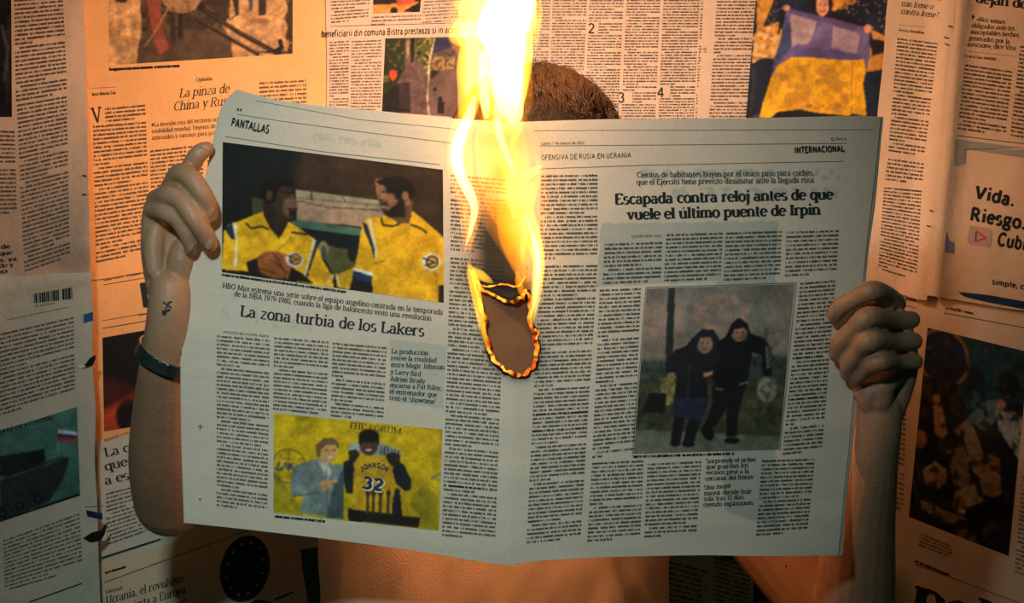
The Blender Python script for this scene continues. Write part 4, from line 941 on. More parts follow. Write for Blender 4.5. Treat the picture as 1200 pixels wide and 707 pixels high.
# ---- left page print
def jerseys(p):
    p.fill((22, 26, 26)).t(250, 100, 4.138)
    p.poly([(330, 270), (1110, 405), (1110, 900), (400, 640), (380, 500), (420, 330)], (58, 42, 30), soft=40).noise(120, .15, 1)
    p.poly([(190, 540), (250, 560), (250, 640), (190, 640)], (74, 78, 48))
    p.poly([(400, 505), (830, 560), (860, 660), (405, 660)], (150, 138, 112)).line([(410, 545), (820, 585)], 5, (96, 92, 76)).line([(405, 590), (840, 612)], 4, (84, 110, 100)).line([(475, 505), (477, 560)], 6, (70, 62, 50)).line([(620, 525), (640, 560)], 4, (70, 62, 50)).line([(745, 570), (735, 640)], 4, (70, 60, 48))
    p.t(240, 220, 3.927)
    p.poly([(430, 60), (830, 95), (830, 190), (430, 150)], (160, 132, 110)).line([(430, 60), (560, 90), (820, 105)], 7, (96, 84, 66)).line([(432, 150), (830, 210)], 7, (84, 116, 104)).poly([(400, 150), (830, 215), (800, 250), (410, 185)], (70, 104, 92)).poly([(420, 185), (760, 230), (720, 290), (560, 270), (480, 250)], (16, 26, 28))
    p.poly([(520, 260), (700, 290), (700, 380), (660, 410), (590, 400)], (86, 86, 50)).poly([(220, 40), (280, 60), (270, 110), (225, 130)], (64, 66, 40))
    p.ell(680, 300, 22, 40, (36, 32, 26)).ell(545, 285, 24, 40, (126, 120, 92)).ell(548, 300, 12, 34, (66, 70, 60))
    # player on the left
    p.poly([(110, 170), (165, 150), (275, 108), (300, 160), (340, 235), (385, 155), (440, 190), (510, 240), (540, 330), (580, 395), (600, 480), (470, 440), (75, 375), (88, 200)], (228, 174, 26)).noise(60, .12, 2, [(75, 100), (600, 100), (600, 480), (75, 480)])
    p.poly([(92, 190), (125, 160), (140, 240), (120, 235)], (30, 44, 66)).poly([(128, 158), (152, 165), (150, 370), (130, 370), (142, 250)], (224, 214, 180)).poly([(498, 235), (512, 245), (480, 340), (465, 410), (455, 400)], (224, 214, 180)).poly([(512, 245), (522, 262), (492, 350), (475, 410), (466, 408)], (30, 44, 66))
    p.line([(190, 165), (215, 188), (260, 178), (290, 190)], 8, (40, 36, 22)).line([(400, 205), (440, 212), (470, 214)], 8, (40, 36, 22)).line([(400, 230), (330, 295)], 3, (120, 90, 20))
    p.poly([(265, 60), (400, 60), (400, 130), (350, 225), (338, 232), (300, 185), (272, 130)], (46, 34, 26))
    p.t(250, 100, 4.138).ell(345, 560, 58, 82, (58, 42, 32), -6).ell(372, 588, 34, 46, (108, 82, 60), soft=.35).poly([(222, 520), (240, 470), (300, 440), (370, 455), (400, 495), (330, 490), (310, 520), (300, 560), (262, 580)], (20, 16, 14)).ell(272, 535, 16, 26, (84, 60, 44)).line([(345, 520), (390, 522)], 6, (26, 18, 14)).line([(380, 530), (398, 570), (385, 580)], 6, (104, 78, 58)).line([(362, 600), (405, 600)], 6, (36, 24, 20)).ell(385, 620, 20, 16, (26, 20, 16))
    p.t(240, 220, 3.927)
    p.poly([(60, 378), (200, 385), (240, 320), (190, 350), (280, 300), (400, 440), (60, 410)], (34, 28, 22)).ell(325, 356, 90, 62, (150, 86, 44), 14).line([(255, 320), (320, 340), (390, 400)], 4, (60, 34, 20)).line([(310, 298), (345, 340), (372, 415)], 4, (60, 34, 20)).line([(245, 372), (330, 395), (370, 420)], 4, (60, 34, 20)).ell(290, 330, 26, 14, (184, 112, 62), 14, .5).poly([(400, 370), (440, 390), (500, 440), (380, 425)], (26, 20, 18)).poly([(190, 345), (240, 325), (250, 390), (200, 385)], (30, 24, 20))
    p.ell(412, 332, 42, 34, (222, 214, 190), 12).ell(416, 330, 26, 26, (196, 156, 40)).ring(416, 330, 24, 24, 5, (92, 60, 110)).line([(380, 312), (430, 330), (392, 342)], 5, (40, 40, 60))
    p.poly([(470, 380), (600, 400), (585, 440), (520, 440)], (214, 166, 26)).line([(585, 400), (565, 445)], 6, (230, 224, 200)).poly([(600, 405), (690, 365), (690, 450), (660, 470), (610, 460)], (214, 166, 26)).line([(605, 400), (622, 455)], 7, (230, 224, 200))
    # player on the right
    p.poly([(750, 140), (830, 130), (960, 110), (1010, 150), (1100, 230), (1110, 290), (1100, 450), (1075, 530), (770, 490), (760, 400), (690, 370), (705, 290), (725, 160)], (226, 170, 26)).noise(60, .12, 4, [(690, 100), (1110, 100), (1110, 540), (690, 540)])
    p.poly([(725, 160), (745, 165), (785, 290), (780, 330), (765, 270), (735, 200)], (30, 44, 66)).poly([(750, 145), (768, 150), (795, 290), (788, 350), (780, 280)], (224, 214, 180)).poly([(683, 368), (775, 392), (772, 408), (680, 380)], (224, 226, 214)).poly([(682, 382), (772, 408), (768, 440), (680, 420)], (34, 52, 84)).poly([(680, 418), (768, 440), (775, 480), (665, 470)], (30, 26, 24)).poly([(1075, 450), (1110, 450), (1110, 530), (1075, 525)], (40, 32, 26)).poly([(1100, 250), (1112, 270), (1112, 330), (1100, 300)], (34, 34, 40))
    p.line([(812, 140), (820, 172), (865, 178), (895, 168)], 8, (40, 36, 22)).line([(950, 170), (1000, 190), (1020, 208)], 8, (40, 36, 22)).line([(780, 350), (830, 335)], 5, (130, 100, 24)).line([(1060, 380), (1075, 520)], 4, (140, 108, 24)).line([(790, 395), (860, 430)], 6, (170, 136, 30), .6)
    p.ell(1042, 342, 44, 40, (226, 218, 196)).ell(1046, 342, 28, 28, (196, 156, 40)).ring(1046, 342, 26, 26, 6, (60, 44, 70)).line([(1006, 325), (1060, 345), (1015, 358)], 6, (34, 34, 50))
    p.poly([(830, 60), (960, 60), (950, 130), (940, 165), (890, 165), (845, 130)], (104, 74, 52))
    p.t(250, 100, 4.138).poly([(785, 455), (850, 450), (900, 480), (960, 520), (955, 575), (900, 600), (870, 640), (830, 600), (820, 550), (790, 520)], (150, 108, 78)).ell(905, 500, 74, 56, (30, 24, 20), 20).poly([(785, 465), (840, 445), (900, 455), (870, 500), (800, 478)], (32, 26, 20)).ell(930, 540, 17, 26, (150, 106, 76)).poly([(815, 596), (850, 606), (886, 580), (905, 545), (928, 560), (932, 640), (850, 642), (826, 622)], (36, 28, 20), soft=7).poly([(804, 566), (842, 572), (856, 586), (810, 580)], (40, 28, 20), soft=4).line([(820, 515), (850, 520)], 5, (40, 26, 20)).line([(806, 560), (845, 566)], 5, (60, 34, 28)).line([(792, 500), (800, 545), (818, 548)], 4, (176, 130, 98)).ell(862, 545, 22, 22, (160, 116, 84), a=.7)
    p.t(0, 0, 1).noise(5, .06, 9)
HN.photo([(261, 166.5), (519, 199), (520, 355), (260, 319)], jerseys, label='printed photograph of two players in yellow jerseys')
HN.ink('credit_line', body_quads([(260, 320), (518, 356), (518, 360), (260, 324)], 1, bold=1.4, pitch_fill=.75, seed=61))
HN.ink('rule', [line_quad((278, 134), (330, 142), .6), line_quad((330, 142), (420, 154), .6), line_quad((420, 154), (532, 168), .6)], M_INKGREY)
HN.ink('rule', [line_quad((264, 160), (380, 178), .6), line_quad((380, 178), (516, 193), .6)], M_INKGREY)
HN.ink('rule', [line_quad((300, 118), (420, 140), .5), line_quad((420, 140), (540, 152), .5)], M_INKGREY)
HN.ink('folio', text_quads('44', (277, 130), (284, 131), 2.6, 1.2, 1, False))
HN.ink('section_title', text_quads('PANTALLAS', (270.5, 147.5), (315, 156.5), 6.6, 1.75, 1.75, False))
HN.ink('subheading', text_quads('HBO Max estrena una serie sobre el equipo angelino centrada en la temporada', (260.5, 337.5), (519, 369), 4.4, 1.15, .7, arc=-1.2))
HN.ink('subheading', text_quads('de la NBA 1979-1980, cuando la liga de baloncesto vivió una revolución', (274, 347), (505.5, 376), 4.4, 1.15, .7, arc=-1.0))
HN.ink('headline', text_quads('La zona turbia de los Lakers', (281, 370.5), (497, 394.5), 9.2, 1.35, .62, arc=-1))
HN.ink('byline', text_quads('GREGORIO BELINCHÓN, Madrid', (261, 390.5), (315, 395.5), 2.0, .9, .8, False))
HN.column([(254, 391.5), (316, 397), (313, 602), (254, 594)], 43)
HN.column([(321.5, 394), (385, 399), (382, 487.5), (320, 481)], 19)
HN.column([(390, 400), (453, 405.5), (449, 495), (387.5, 489)], 19)
for i, (t, x1) in enumerate((('La producción', 502), ('revive la rivalidad', 511.5), ('entre Magic Johnson', 521), ('y Larry Bird', 493))):
    HN.ink('pull_quote', text_quads(t, (458.5 - i * .3, 414 + i * 8), (x1, 416.5 + i * 8.3), 3.9, 1.25, .75))
for i, (t, x1) in enumerate((('Adrien Brody', 498), ('encarna a Pat Riley,', 517.5), ('el entrenador que', 512), ("creó el 'showtime'", 510.5))):
    HN.ink('pull_quote', text_quads(t, (457 - i * .3, 446.5 + i * 7.4), (x1, 449.5 + i * 8), 3.9, 1.25, .75))
HN.column([(528, 203), (594, 209), (591, 300), (528, 294)], 19)
HN.column([(528, 300), (592, 305), (580, 635), (518, 629)], 68)
def forum(p):
    p.t(300, 470, 4.158).fill((200, 168, 18)).noise(90, .10, 1)
    p.poly([(85, 330), (160, 440), (230, 560), (85, 540)], (150, 138, 22), soft=10).ell(820, 490, 66, 62, (148, 136, 28)).poly([(800, 520), (880, 520), (895, 640), (790, 620)], (146, 134, 26), soft=6)
    p.ring(158, 318, 82, 82, 3.5, (84, 84, 40)).line([(90, 330), (230, 325)], 2.5, (96, 94, 40)).line([(100, 280), (220, 285)], 2.5, (96, 94, 40)).line([(120, 250), (105, 380)], 2.5, (96, 94, 40)).line([(158, 236), (160, 400)], 2.5, (96, 94, 40)).line([(110, 380), (215, 360)], 2.5, (96, 94, 40))
    p.line([(112, 300), (100, 335), (125, 335)], 7, (54, 70, 130)).line([(128, 335), (145, 302), (155, 335)], 7, (54, 70, 130)).line([(165, 305), (163, 335)], 7, (54, 70, 130)).line([(180, 305), (168, 320), (182, 335)], 6, (54, 70, 130))
    p.line([(855, 380), (900, 350), (900, 390)], 8, (110, 116, 120)).line([(862, 372), (890, 390)], 6, (110, 116, 120))
    # man in the light suit
    p.poly([(285, 285), (330, 280), (375, 310), (420, 310), (430, 350), (425, 575), (215, 545), (230, 470), (175, 460), (165, 420), (180, 320), (240, 300)], (112, 130, 132)).poly([(385, 400), (428, 330), (425, 575), (340, 570)], (70, 86, 92)).poly([(165, 420), (310, 405), (320, 440), (180, 470)], (120, 138, 140)).line([(180, 465), (310, 445)], 5, (64, 78, 84)).poly([(300, 290), (345, 300), (370, 345), (350, 400), (330, 350)], (176, 180, 170)).line([(340, 340), (350, 560)], 4, (74, 90, 96)).noise(30, .12, 3, [(160, 280), (430, 280), (430, 580), (160, 580)])
    p.ell(350, 250, 44, 56, (190, 150, 100), 8).poly([(290, 250), (290, 215), (330, 180), (380, 182), (402, 205), (405, 235), (385, 215), (340, 215), (318, 240), (312, 275), (300, 275)], (110, 84, 50)).line([(335, 240), (350, 238)], 4, (60, 44, 30)).line([(370, 242), (384, 242)], 4, (60, 44, 30)).ell(362, 275, 13, 5, (206, 190, 168)).line([(358, 245), (362, 260)], 3, (150, 108, 70))
    p.poly([(305, 395), (340, 382), (365, 388), (395, 384), (398, 396), (368, 400), (368, 430), (320, 438)], (196, 158, 108))
    # player with the jersey
    p.poly([(425, 300), (460, 285), (480, 300), (470, 455), (440, 450), (430, 400)], (30, 32, 36)).poly([(680, 290), (720, 310), (758, 390), (752, 435), (725, 440), (680, 400), (665, 340)], (30, 32, 36))
    p.poly([(450, 215), (500, 200), (600, 205), (680, 230), (715, 262), (700, 285), (640, 262), (560, 268), (500, 250), (455, 262)], (150, 160, 160))
    for x in range(610, 700, 17): p.line([(x, 218 + (x - 610) * .3), (x - 2, 262)], 6, (50, 60, 76))
    p.poly([(475, 250), (520, 262), (560, 275), (610, 265), (660, 275), (665, 340), (675, 400), (690, 560), (475, 540), (480, 400)], (204, 160, 30)).noise(40, .08, 6, [(475, 250), (690, 250), (690, 560), (475, 560)])
    p.poly([(450, 245), (490, 235), (505, 262), (480, 300), (455, 290)], (46, 36, 30)).poly([(632, 262), (665, 250), (700, 262), (705, 310), (660, 318), (640, 290)], (46, 36, 30))
    p.ell(550, 215, 46, 52, (74, 54, 42)).ell(550, 172, 50, 34, (18, 16, 16)).poly([(502, 180), (515, 175), (512, 215), (502, 212)], (18, 16, 16)).poly([(590, 175), (602, 180), (600, 215), (590, 212)], (18, 16, 16)).ell(548, 240, 17, 5, (206, 196, 180)).line([(522, 200), (540, 200)], 5, (26, 18, 16)).line([(562, 200), (580, 200)], 5, (26, 18, 16)).line([(550, 205), (550, 222)], 5, (96, 70, 54))
    p.poly([(450, 525), (800, 570), (790, 618), (450, 585)], (28, 24, 20))
    for x in (545, 572, 607, 645): p.line([(x, 440), (x - 2, 545)], 14, (70, 58, 36)); p.ell(x, 450, 12, 14, (56, 44, 30))
    p.poly([(680, 425), (700, 430), (708, 500), (712, 560), (660, 555), (668, 480)], (30, 32, 42)).t(0, 0, 1).noise(5, .05, 9)
HN.photo([(321, 484.5), (518.5, 503.5), (514, 622), (320.5, 601)], forum, label='printed photograph with a yellow background')
HN.ink('picture_lettering', text_quads('THE FORUM', (408, 501.5), (470, 509), 4.9, .9, .4), M_INK, off=.0007)
jq = []
for i, ch in enumerate('JOHNSON'):
    a = -math.radians(34) + i * math.radians(68) / 6
    cx, cy = 438.5 + 23 * math.sin(a), 571.5 - 23.5 * math.cos(a)
    u = np.array([math.cos(a), math.sin(a) + .1]); u /= np.hypot(*u)
    jq.append(text_quads(ch, np.array([cx, cy]) - u * 2.3, np.array([cx, cy]) + u * 2.3, 3.9, 1.7, 1.5, False))
HN.ink('picture_lettering', jq, M_INKNAVY, off=.0008)
m = simple('white_print', (226, 220, 206), .7)
HN.ink('picture_lettering', [text_quads('32', (425, 573), (450, 576.5), 9.3, 2.6, 2.6, False)], m, off=.0007)
HN.ink('picture_lettering', [text_quads('32', (424, 572), (449.5, 575.5), 9.3, 1.8, 1.8, False)], M_INKNAVY, off=.0010)
HN.ink('caption', body_quads([(322, 603.5), (427, 614), (427, 618), (322, 607.5)], 1, bold=1.3, seed=62, pitch_fill=.8))
HN.ink('registration_mark', [line_quad((231, 500), (238, 500.5), .8), line_quad((234.5, 497), (234.5, 504), .8), line_quad((233, 585), (235.5, 585.5), 1.4)], M_INK)

# ---- right page print
HN.ink('rule', [line_quad((631, 171), (760, 170), .6), line_quad((760, 170), (992, 168), .6)], M_INKGREY)
HN.ink('rule', [line_quad((631, 198), (760, 193.5), .6), line_quad((760, 193.5), (988, 189), .6)], M_INKGREY)
HN.ink('rule', [line_quad((625, 153), (1024, 152), .5)], M_INKGREY)
HN.ink('dateline', text_quads('Lunes 7 de marzo de 2022', (634, 169.5), (685, 169), 2.2, 1.0, .6))
HN.ink('dateline', text_quads('EL PAÍS 9', (974, 164.5), (991, 164.5), 2.2, 1.3, .9, False))
HN.ink('section_title', text_quads('OFENSIVA DE RUSIA EN UCRANIA', (634, 187.5), (740, 184.5), 4.0, 1.0, .8, False))
HN.ink('section_title', text_quads('INTERNACIONAL', (931, 179.5), (990, 177.5), 4.9, 2.0, 2.0, False))
HN.ink('subheading', text_quads('Cientos de habitantes huyen por el único paso para coches,', (746, 208), (954, 205.5), 4.5, 1.15, .7))
HN.ink('subheading', text_quads('que el Ejército tiene previsto dinamitar ante la llegada rusa', (746, 216.5), (954, 214), 4.5, 1.15, .7))
HN.ink('headline', text_quads('Escapada contra reloj antes de que', (720.5, 239.5), (976, 233.5), 8.8, 1.85, .75))
HN.ink('headline', text_quads('vuele el último puente de Irpin', (735, 257.5), (961.5, 251.5), 8.8, 1.85, .75))
HN.column([(634, 204), (700, 203), (700, 304), (633, 305)], 21)
HN.column([(633, 310), (700, 309), (680, 632), (617, 638)], 68)
HN.ink('byline', text_quads('LUIS DE VEGA, Irpin', (740, 278.5), (775, 277.5), 2.0, 1.0, .8, False))
HN.column([(709, 284), (776, 282), (774, 331), (706, 334)], 10); HN.column([(781, 273), (847, 271), (844, 328), (778, 331)], 12)
HN.column([(851, 271), (916, 269), (914, 327), (848, 330)], 12); HN.column([(922, 270), (983, 268), (980, 322), (920, 325)], 11)
HN.column([(703, 338), (751, 336), (743, 533), (694, 538)], 41); HN.column([(694, 541), (754, 538), (750, 632), (688, 636)], 20)
HN.column([(759, 542), (822, 539), (816, 628), (755, 631)], 19)
HN.column([(938, 330), (979, 327), (963, 530), (917, 534)], 42); HN.column([(893, 538), (955, 536), (946, 625), (886, 629)], 19)
def couple(p):
    p.t(720, 320, 3.2125).fill((118, 116, 112)).noise(120, .12, 1)
    p.poly([(60, 330), (700, 300), (700, 420), (60, 440)], (60, 70, 66), soft=12).poly([(60, 400), (700, 380), (700, 620), (60, 600)], (58, 62, 46), soft=10).blotch(30, (84, 84, 62), .1, 3, [(60, 420), (700, 400), (700, 620), (60, 600)], .7).blotch(24, (36, 42, 34), .3, 4, [(60, 330), (700, 330), (700, 620), (60, 600)], .7)
    p.poly([(60, 590), (340, 600), (620, 620), (610, 700), (60, 700)], (104, 108, 96), soft=6)
    p.ell(400, 190, 110, 110, (150, 126, 114), a=.5, soft=.3).ell(180, 200, 90, 120, (156, 128, 114), a=.55, soft=.3).ring(400, 150, 90, 60, 16, (164, 132, 116), a=.5).poly([(598, 50), (690, 50), (660, 330), (570, 300)], (150, 130, 118), .5, 10)
    p.poly([(203, 50), (228, 55), (220, 330), (192, 330)], (36, 46, 48)).line([(570, 210), (568, 320)], 8, (84, 84, 78)).line([(575, 230), (690, 205)], 3, (90, 90, 84)).blotch(14, (30, 36, 34), .2, 7, [(100, 330), (690, 310), (690, 360), (100, 380)], .6)
    # woman
    p.poly([(295, 245), (330, 212), (375, 215), (395, 250), (400, 290), (420, 340), (400, 380), (352, 400), (350, 500), (330, 540), (322, 560), (222, 540), (218, 470), (240, 400), (195, 375), (190, 340), (230, 290), (270, 275)], (26, 28, 36)).poly([(220, 470), (350, 470), (325, 560), (222, 545)], (40, 44, 66)).poly([(225, 540), (265, 548), (248, 640), (212, 640)], (24, 24, 28)).poly([(280, 550), (325, 555), (298, 640), (258, 640)], (24, 24, 28)).ell(230, 640, 20, 14, (20, 20, 22)).ell(278, 645, 24, 12, (20, 20, 22))
    p.ell(340, 268, 30, 36, (150, 118, 100)).ell(331, 263, 6, 4, (92, 70, 62), soft=.5).ell(353, 264, 6, 4, (92, 70, 62), soft=.5).ell(341, 286, 9, 4, (104, 70, 62), soft=.5).ell(330, 280, 12, 14, (120, 92, 78), a=.5, soft=.5).poly([(295, 270), (310, 225), (375, 222), (385, 260), (362, 240), (325, 242), (312, 270), (315, 300)], (30, 34, 46)).ell(215, 390, 16, 16, (160, 120, 96)).poly([(330, 378), (372, 368), (370, 384), (340, 394)], (168, 126, 100)).line([(282, 350), (276, 470)], 4, (56, 60, 78))
    p.poly([(185, 395), (215, 390), (232, 420), (220, 490), (195, 500), (170, 450)], (150, 140, 90)).blotch(10, (100, 94, 56), .1, 9, [(160, 390), (235, 390), (225, 500), (150, 450)]).poly([(130, 450), (195, 455), (190, 530), (105, 525)], (22, 24, 24))
    # man
    p.poly([(420, 240), (440, 195), (470, 168), (500, 190), (515, 230), (560, 245), (590, 280), (594, 380), (560, 385), (555, 310), (520, 300), (500, 415), (450, 430), (380, 430), (370, 400), (400, 330), (385, 260)], (18, 20, 22)).poly([(365, 425), (430, 430), (425, 500), (380, 580), (340, 570), (370, 490)], (20, 22, 24)).poly([(430, 430), (498, 415), (470, 520), (460, 615), (418, 615), (425, 510)], (20, 22, 24)).ell(352, 600, 22, 32, (18, 18, 20), -20).ell(442, 632, 30, 12, (18, 18, 20))
    p.ell(470, 228, 30, 30, (156, 120, 100)).poly([(436, 225), (444, 190), (470, 168), (500, 195), (504, 225), (488, 208), (452, 210), (444, 232)], (20, 22, 24)).ell(461, 224, 7, 4, (84, 62, 54), soft=.5).ell(483, 224, 7, 4, (84, 62, 54), soft=.5).ell(472, 246, 10, 4, (104, 72, 62), soft=.5).ell(488, 236, 12, 20, (96, 74, 62), a=.6, soft=.5).line([(572, 275), (578, 360)], 4, (170, 172, 170)).line([(582, 280), (588, 358)], 3, (160, 162, 160)).line([(472, 420), (500, 412)], 5, (140, 146, 146)).line([(385, 436), (408, 440)], 5, (120, 126, 126))
    p.ell(575, 385, 16, 18, (26, 22, 22)).ell(575, 440, 38, 48, (136, 134, 124)).blotch(9, (80, 84, 78), .1, 11, [(535, 390), (615, 390), (610, 490), (540, 490)]).t(0, 0, 1).noise(4, .08, 9)
HN.photo([(758, 338.5), (931, 333), (913, 527), (742.5, 532)], couple, label='printed photograph of two people walking with bags')
HN.ink('photo_frame', [line_quad((757, 337), (933, 331.5), .8), line_quad((933, 331.5), (914, 528), .8), line_quad((757, 337), (741, 534), .8)], M_INKGREY)
HN.ink('caption', body_quads([(742, 533.5), (905, 528.5), (905, 532.5), (742, 537.5)], 1, bold=1.2, seed=63, pitch_fill=.8))
for i, (t, x1) in enumerate((('Sorprende el orden', 886), ('que guardan los', 877), ('vecinos pese a la', 878), ('cercanía del frente', 883))):
    HN.ink('pull_quote', text_quads(t, (827.5 - i * .4, 543 + i * 6.8), (x1, 541 + i * 6.8), 3.7, 1.35, .8))
for i, (t, x1) in enumerate((('Una mujer', 857), ('mayor decide huir', 881), ('sola tras 11 días', 872), ('oyendo explosiones', 883))):
    HN.ink('pull_quote', text_quads(t, (825.5 - i * .4, 574 + i * 6.7), (x1, 571.5 + i * 6.7), 3.7, 1.35, .8))

# ---- burning rim of the hole: char strip, then glowing ember beads
def rim(name, pts, w0, w1, mat, colf, off, jitter, seed, closed=True):
    rg = np.random.default_rng(seed)
    p = np.array(pts); n = len(p)
    t = np.roll(p, -1, 0) - np.roll(p, 1, 0)
    if not closed: t[0] = p[1] - p[0]; t[-1] = p[-1] - p[-2]
    t /= np.hypot(t[:, 0], t[:, 1])[:, None] + 1e-6
    nn = np.stack([-t[:, 1], t[:, 0]], 1)
    w = rg.uniform(w0, w1, n); w = (w + np.roll(w, 1)) / 2
    K = 6; V = []; C = []
    c = colf(n, rg)
    base = held_depth(p[:, 0], p[:, 1]) - off
    for k in range(K):
        a = 2 * math.pi * k / K
        q = p + nn * (w * math.cos(a))[:, None] + rg.normal(0, jitter, (n, 2)) * .5
        V.append(lift(q, base - .0007 * w * math.sin(a))); C.append(c)
    V = np.stack(V, 1).reshape(-1, 3); C = np.stack(C, 1).reshape(-1, 3)
    Fc = []
    for i in range(n if closed else n - 1):
        j = (i + 1) % n
        for k in range(K):
            l = (k + 1) % K
            Fc.append((i * K + k, j * K + k, j * K + l, i * K + l))
    return obj(name, make_mesh(name, V, np.array(Fc), mat, True, C), root)
def ember_cols(n, rg):
    h = np.clip(vnoise(np.arange(n) * 1.0, np.zeros(n), 3.0, 301) * .9 + .45 + rg.normal(0, .12, n), 0, 1)[:, None]
    c = np.array([.75, .07, .008]) * (1 - h) + np.array([2.4, .8, .07]) * h
    return c * (.08 + .92 * (rg.random((n, 1)) > .22))
outer = hole_pts + np.stack([tang[:, 1], -tang[:, 0]], 1) * 2.2
cen = hole_pts.mean(0)
if np.hypot(*(outer[0] - cen)) < np.hypot(*(hole_pts[0] - cen)): outer = hole_pts - np.stack([tang[:, 1], -tang[:, 0]], 1) * 2.2
rim('charred_rim', outer, 1.6, 3.2, M_CHAR, lambda n, rg: np.ones((n, 3)), .0004, .5, 11)
rim('ember_rim', hole_pts, 1.0, 2.9, M_EMBER, ember_cols, .0016, .6, 12)
rim('ember_line', smooth_line([(550, 316), (558, 330), (570, 336), (590, 333), (606, 336), (614, 326), (618, 312)], 40), .3, 1.5, M_EMBER, ember_cols, .002, .5, 13, closed=False)
rim('ember_line', smooth_line([(626, 386), (631, 390), (628, 398), (632, 404)], 24), .6, 1.7, M_EMBER, ember_cols, .002, .6, 14, closed=False)
# ------------------------------------------------------------------ the person behind the newspaper
class Blob:
    """closed tapered limbs and ellipsoids, fused into one skin by a voxel remesh"""
    def __init__(s): s.bm = bmesh.new()
    def ball(s, c, r, rot=None, seg=14):
        m = Matrix.Translation(Vector(c)) @ (rot or Matrix.Identity(4)) @ Matrix.Diagonal((*(r if hasattr(r, '__len__') else (r, r, r)), 1))
        bmesh.ops.create_uvsphere(s.bm, u_segments=seg, v_segments=max(8, seg * 2 // 3), radius=1, matrix=m)
    def limb(s, pts, n=7, seg=14, flat=1.0, flat_dir=None):
        """pts: (x,y,z,r) list -> smooth tapered tube with round ends"""
        p = smooth_line(pts, n * (len(pts) - 1) + 1)
        rings = []
        prev = None
        for i, q in enumerate(p):
            a = p[max(0, i - 1)][:3]; b = p[min(len(p) - 1, i + 1)][:3]
            t = Vector(b - a).normalized()
            if prev is None:
                u = t.orthogonal().normalized() if flat_dir is None else (Vector(flat_dir) - t * t.dot(Vector(flat_dir))).normalized()
            else: u = (prev - t * t.dot(prev)).normalized()
            prev = u; v = t.cross(u)
            rings.append([s.bm.verts.new(Vector(q[:3]) + (u * math.cos(2 * math.pi * k / seg) * flat + v * math.sin(2 * math.pi * k / seg)) * q[3]) for k in range(seg)])
        for A, B in zip(rings, rings[1:]):
            for k in range(seg): s.bm.faces.new((A[k], A[(k + 1) % seg], B[(k + 1) % seg], B[k]))
        s.bm.faces.new(rings[0][::-1]); s.bm.faces.new(rings[-1])
        s.ball(p[0][:3], p[0][3] * .98, seg=seg); s.ball(p[-1][:3], p[-1][3] * .98, seg=seg)
    def rings(s, R_):
        """stack of rings given as lists of points"""
        rr = [[s.bm.verts.new(q) for q in r] for r in R_]
        n = len(rr[0])
        for A, B in zip(rr, rr[1:]):
            for k in range(n): s.bm.faces.new((A[k], A[(k + 1) % n], B[(k + 1) % n], B[k]))
        s.bm.faces.new(rr[0][::-1]); s.bm.faces.new(rr[-1])
    def fuse(s, name, voxel, smooth, mat, disp=None):
        bmesh.ops.recalc_face_normals(s.bm, faces=s.bm.faces)
        me = bpy.data.meshes.new('tmp'); s.bm.to_mesh(me); s.bm.free()
        o = bpy.data.objects.new('tmp', me); COL.objects.link(o)
        m = o.modifiers.new('r', 'REMESH'); m.mode = 'VOXEL'; m.voxel_size = voxel; m.use_smooth_shade = True
        if smooth:
            m = o.modifiers.new('s', 'SMOOTH'); m.factor = .5; m.iterations = smooth
        dg = bpy.context.evaluated_depsgraph_get(); dg.update()
        res = bpy.data.meshes.new_from_object(o.evaluated_get(dg), depsgraph=dg)
        bpy.data.objects.remove(o); bpy.data.meshes.remove(me)
        res.name = name; res.materials.clear(); res.materials.append(mat)
        if disp is not None:
            n = len(res.vertices); co = np.empty(n * 3, np.float32); res.vertices.foreach_get('co', co); co = co.reshape(-1, 3)
            no = np.empty(n * 3, np.float32); res.vertices.foreach_get('normal', no); no = no.reshape(-1, 3)
            co = co + no * disp(co)[:, None]
            res.vertices.foreach_set('co', co.astype(np.float32).ravel()); res.update()
        res.polygons.foreach_set('use_smooth', np.ones(len(res.polygons), bool))
        return res
def pr(px, py, y, rpx):
    """pixel-measured joint: world position and radius"""
    k = (y - CY) / F
    v = P(px, py, y); return (v.x, v.y, v.z, rpx * k)
person = empty('person', (-.01, .27, 0), 'person with short brown hair and pale t-shirt holding the burning newspaper open', 'person')
B = Blob()
# head and neck (head slightly above the paper's top edge)
HX, HY, HZ = .024, .225, CZ + .125
B.ball((HX, HY + .02, HZ + .012), (.077, .096, .088), seg=28)
B.ball((HX, HY - .02, HZ - .035), (.062, .070, .078), seg=24)
B.ball((HX, HY - .045, HZ - .085), (.036, .036, .030), seg=18)
B.ball((HX - .036, HY - .02, HZ - .065), (.022, .045, .034)); B.ball((HX + .036, HY - .02, HZ - .065), (.022, .045, .034))
B.limb([(HX, HY - .082, HZ + .002, .007), (HX, HY - .092, HZ - .018, .009), (HX, HY - .104, HZ - .036, .0115)], seg=10)
for s_ in (-1, 1):
    B.ball((HX + s_ * .011, HY - .096, HZ - .038), (.0075, .009, .007), seg=10)
    B.ball((HX + s_ * .028, HY - .078, HZ + .012), (.021, .010, .007), seg=12)       # brow
    B.ball((HX + s_ * .040, HY - .060, HZ - .026), (.018, .020, .016), seg=12)       # cheek
    B.limb([(HX + s_ * .078, HY + .006, HZ - .036, .007), (HX + s_ * .086, HY + .014, HZ - .010, .009), (HX + s_ * .082, HY + .004, HZ + .014, .008)], seg=8)  # ear
B.ball((HX, HY - .090, HZ - .061), (.023, .010, .0055), seg=12); B.ball((HX, HY - .088, HZ - .071), (.020, .010, .0065), seg=12)
B.limb([(HX, .245, HZ - .06, .052), (HX - .006, .255, CZ - .02, .054), (HX - .014, .265, CZ - .075, .062)], seg=18)
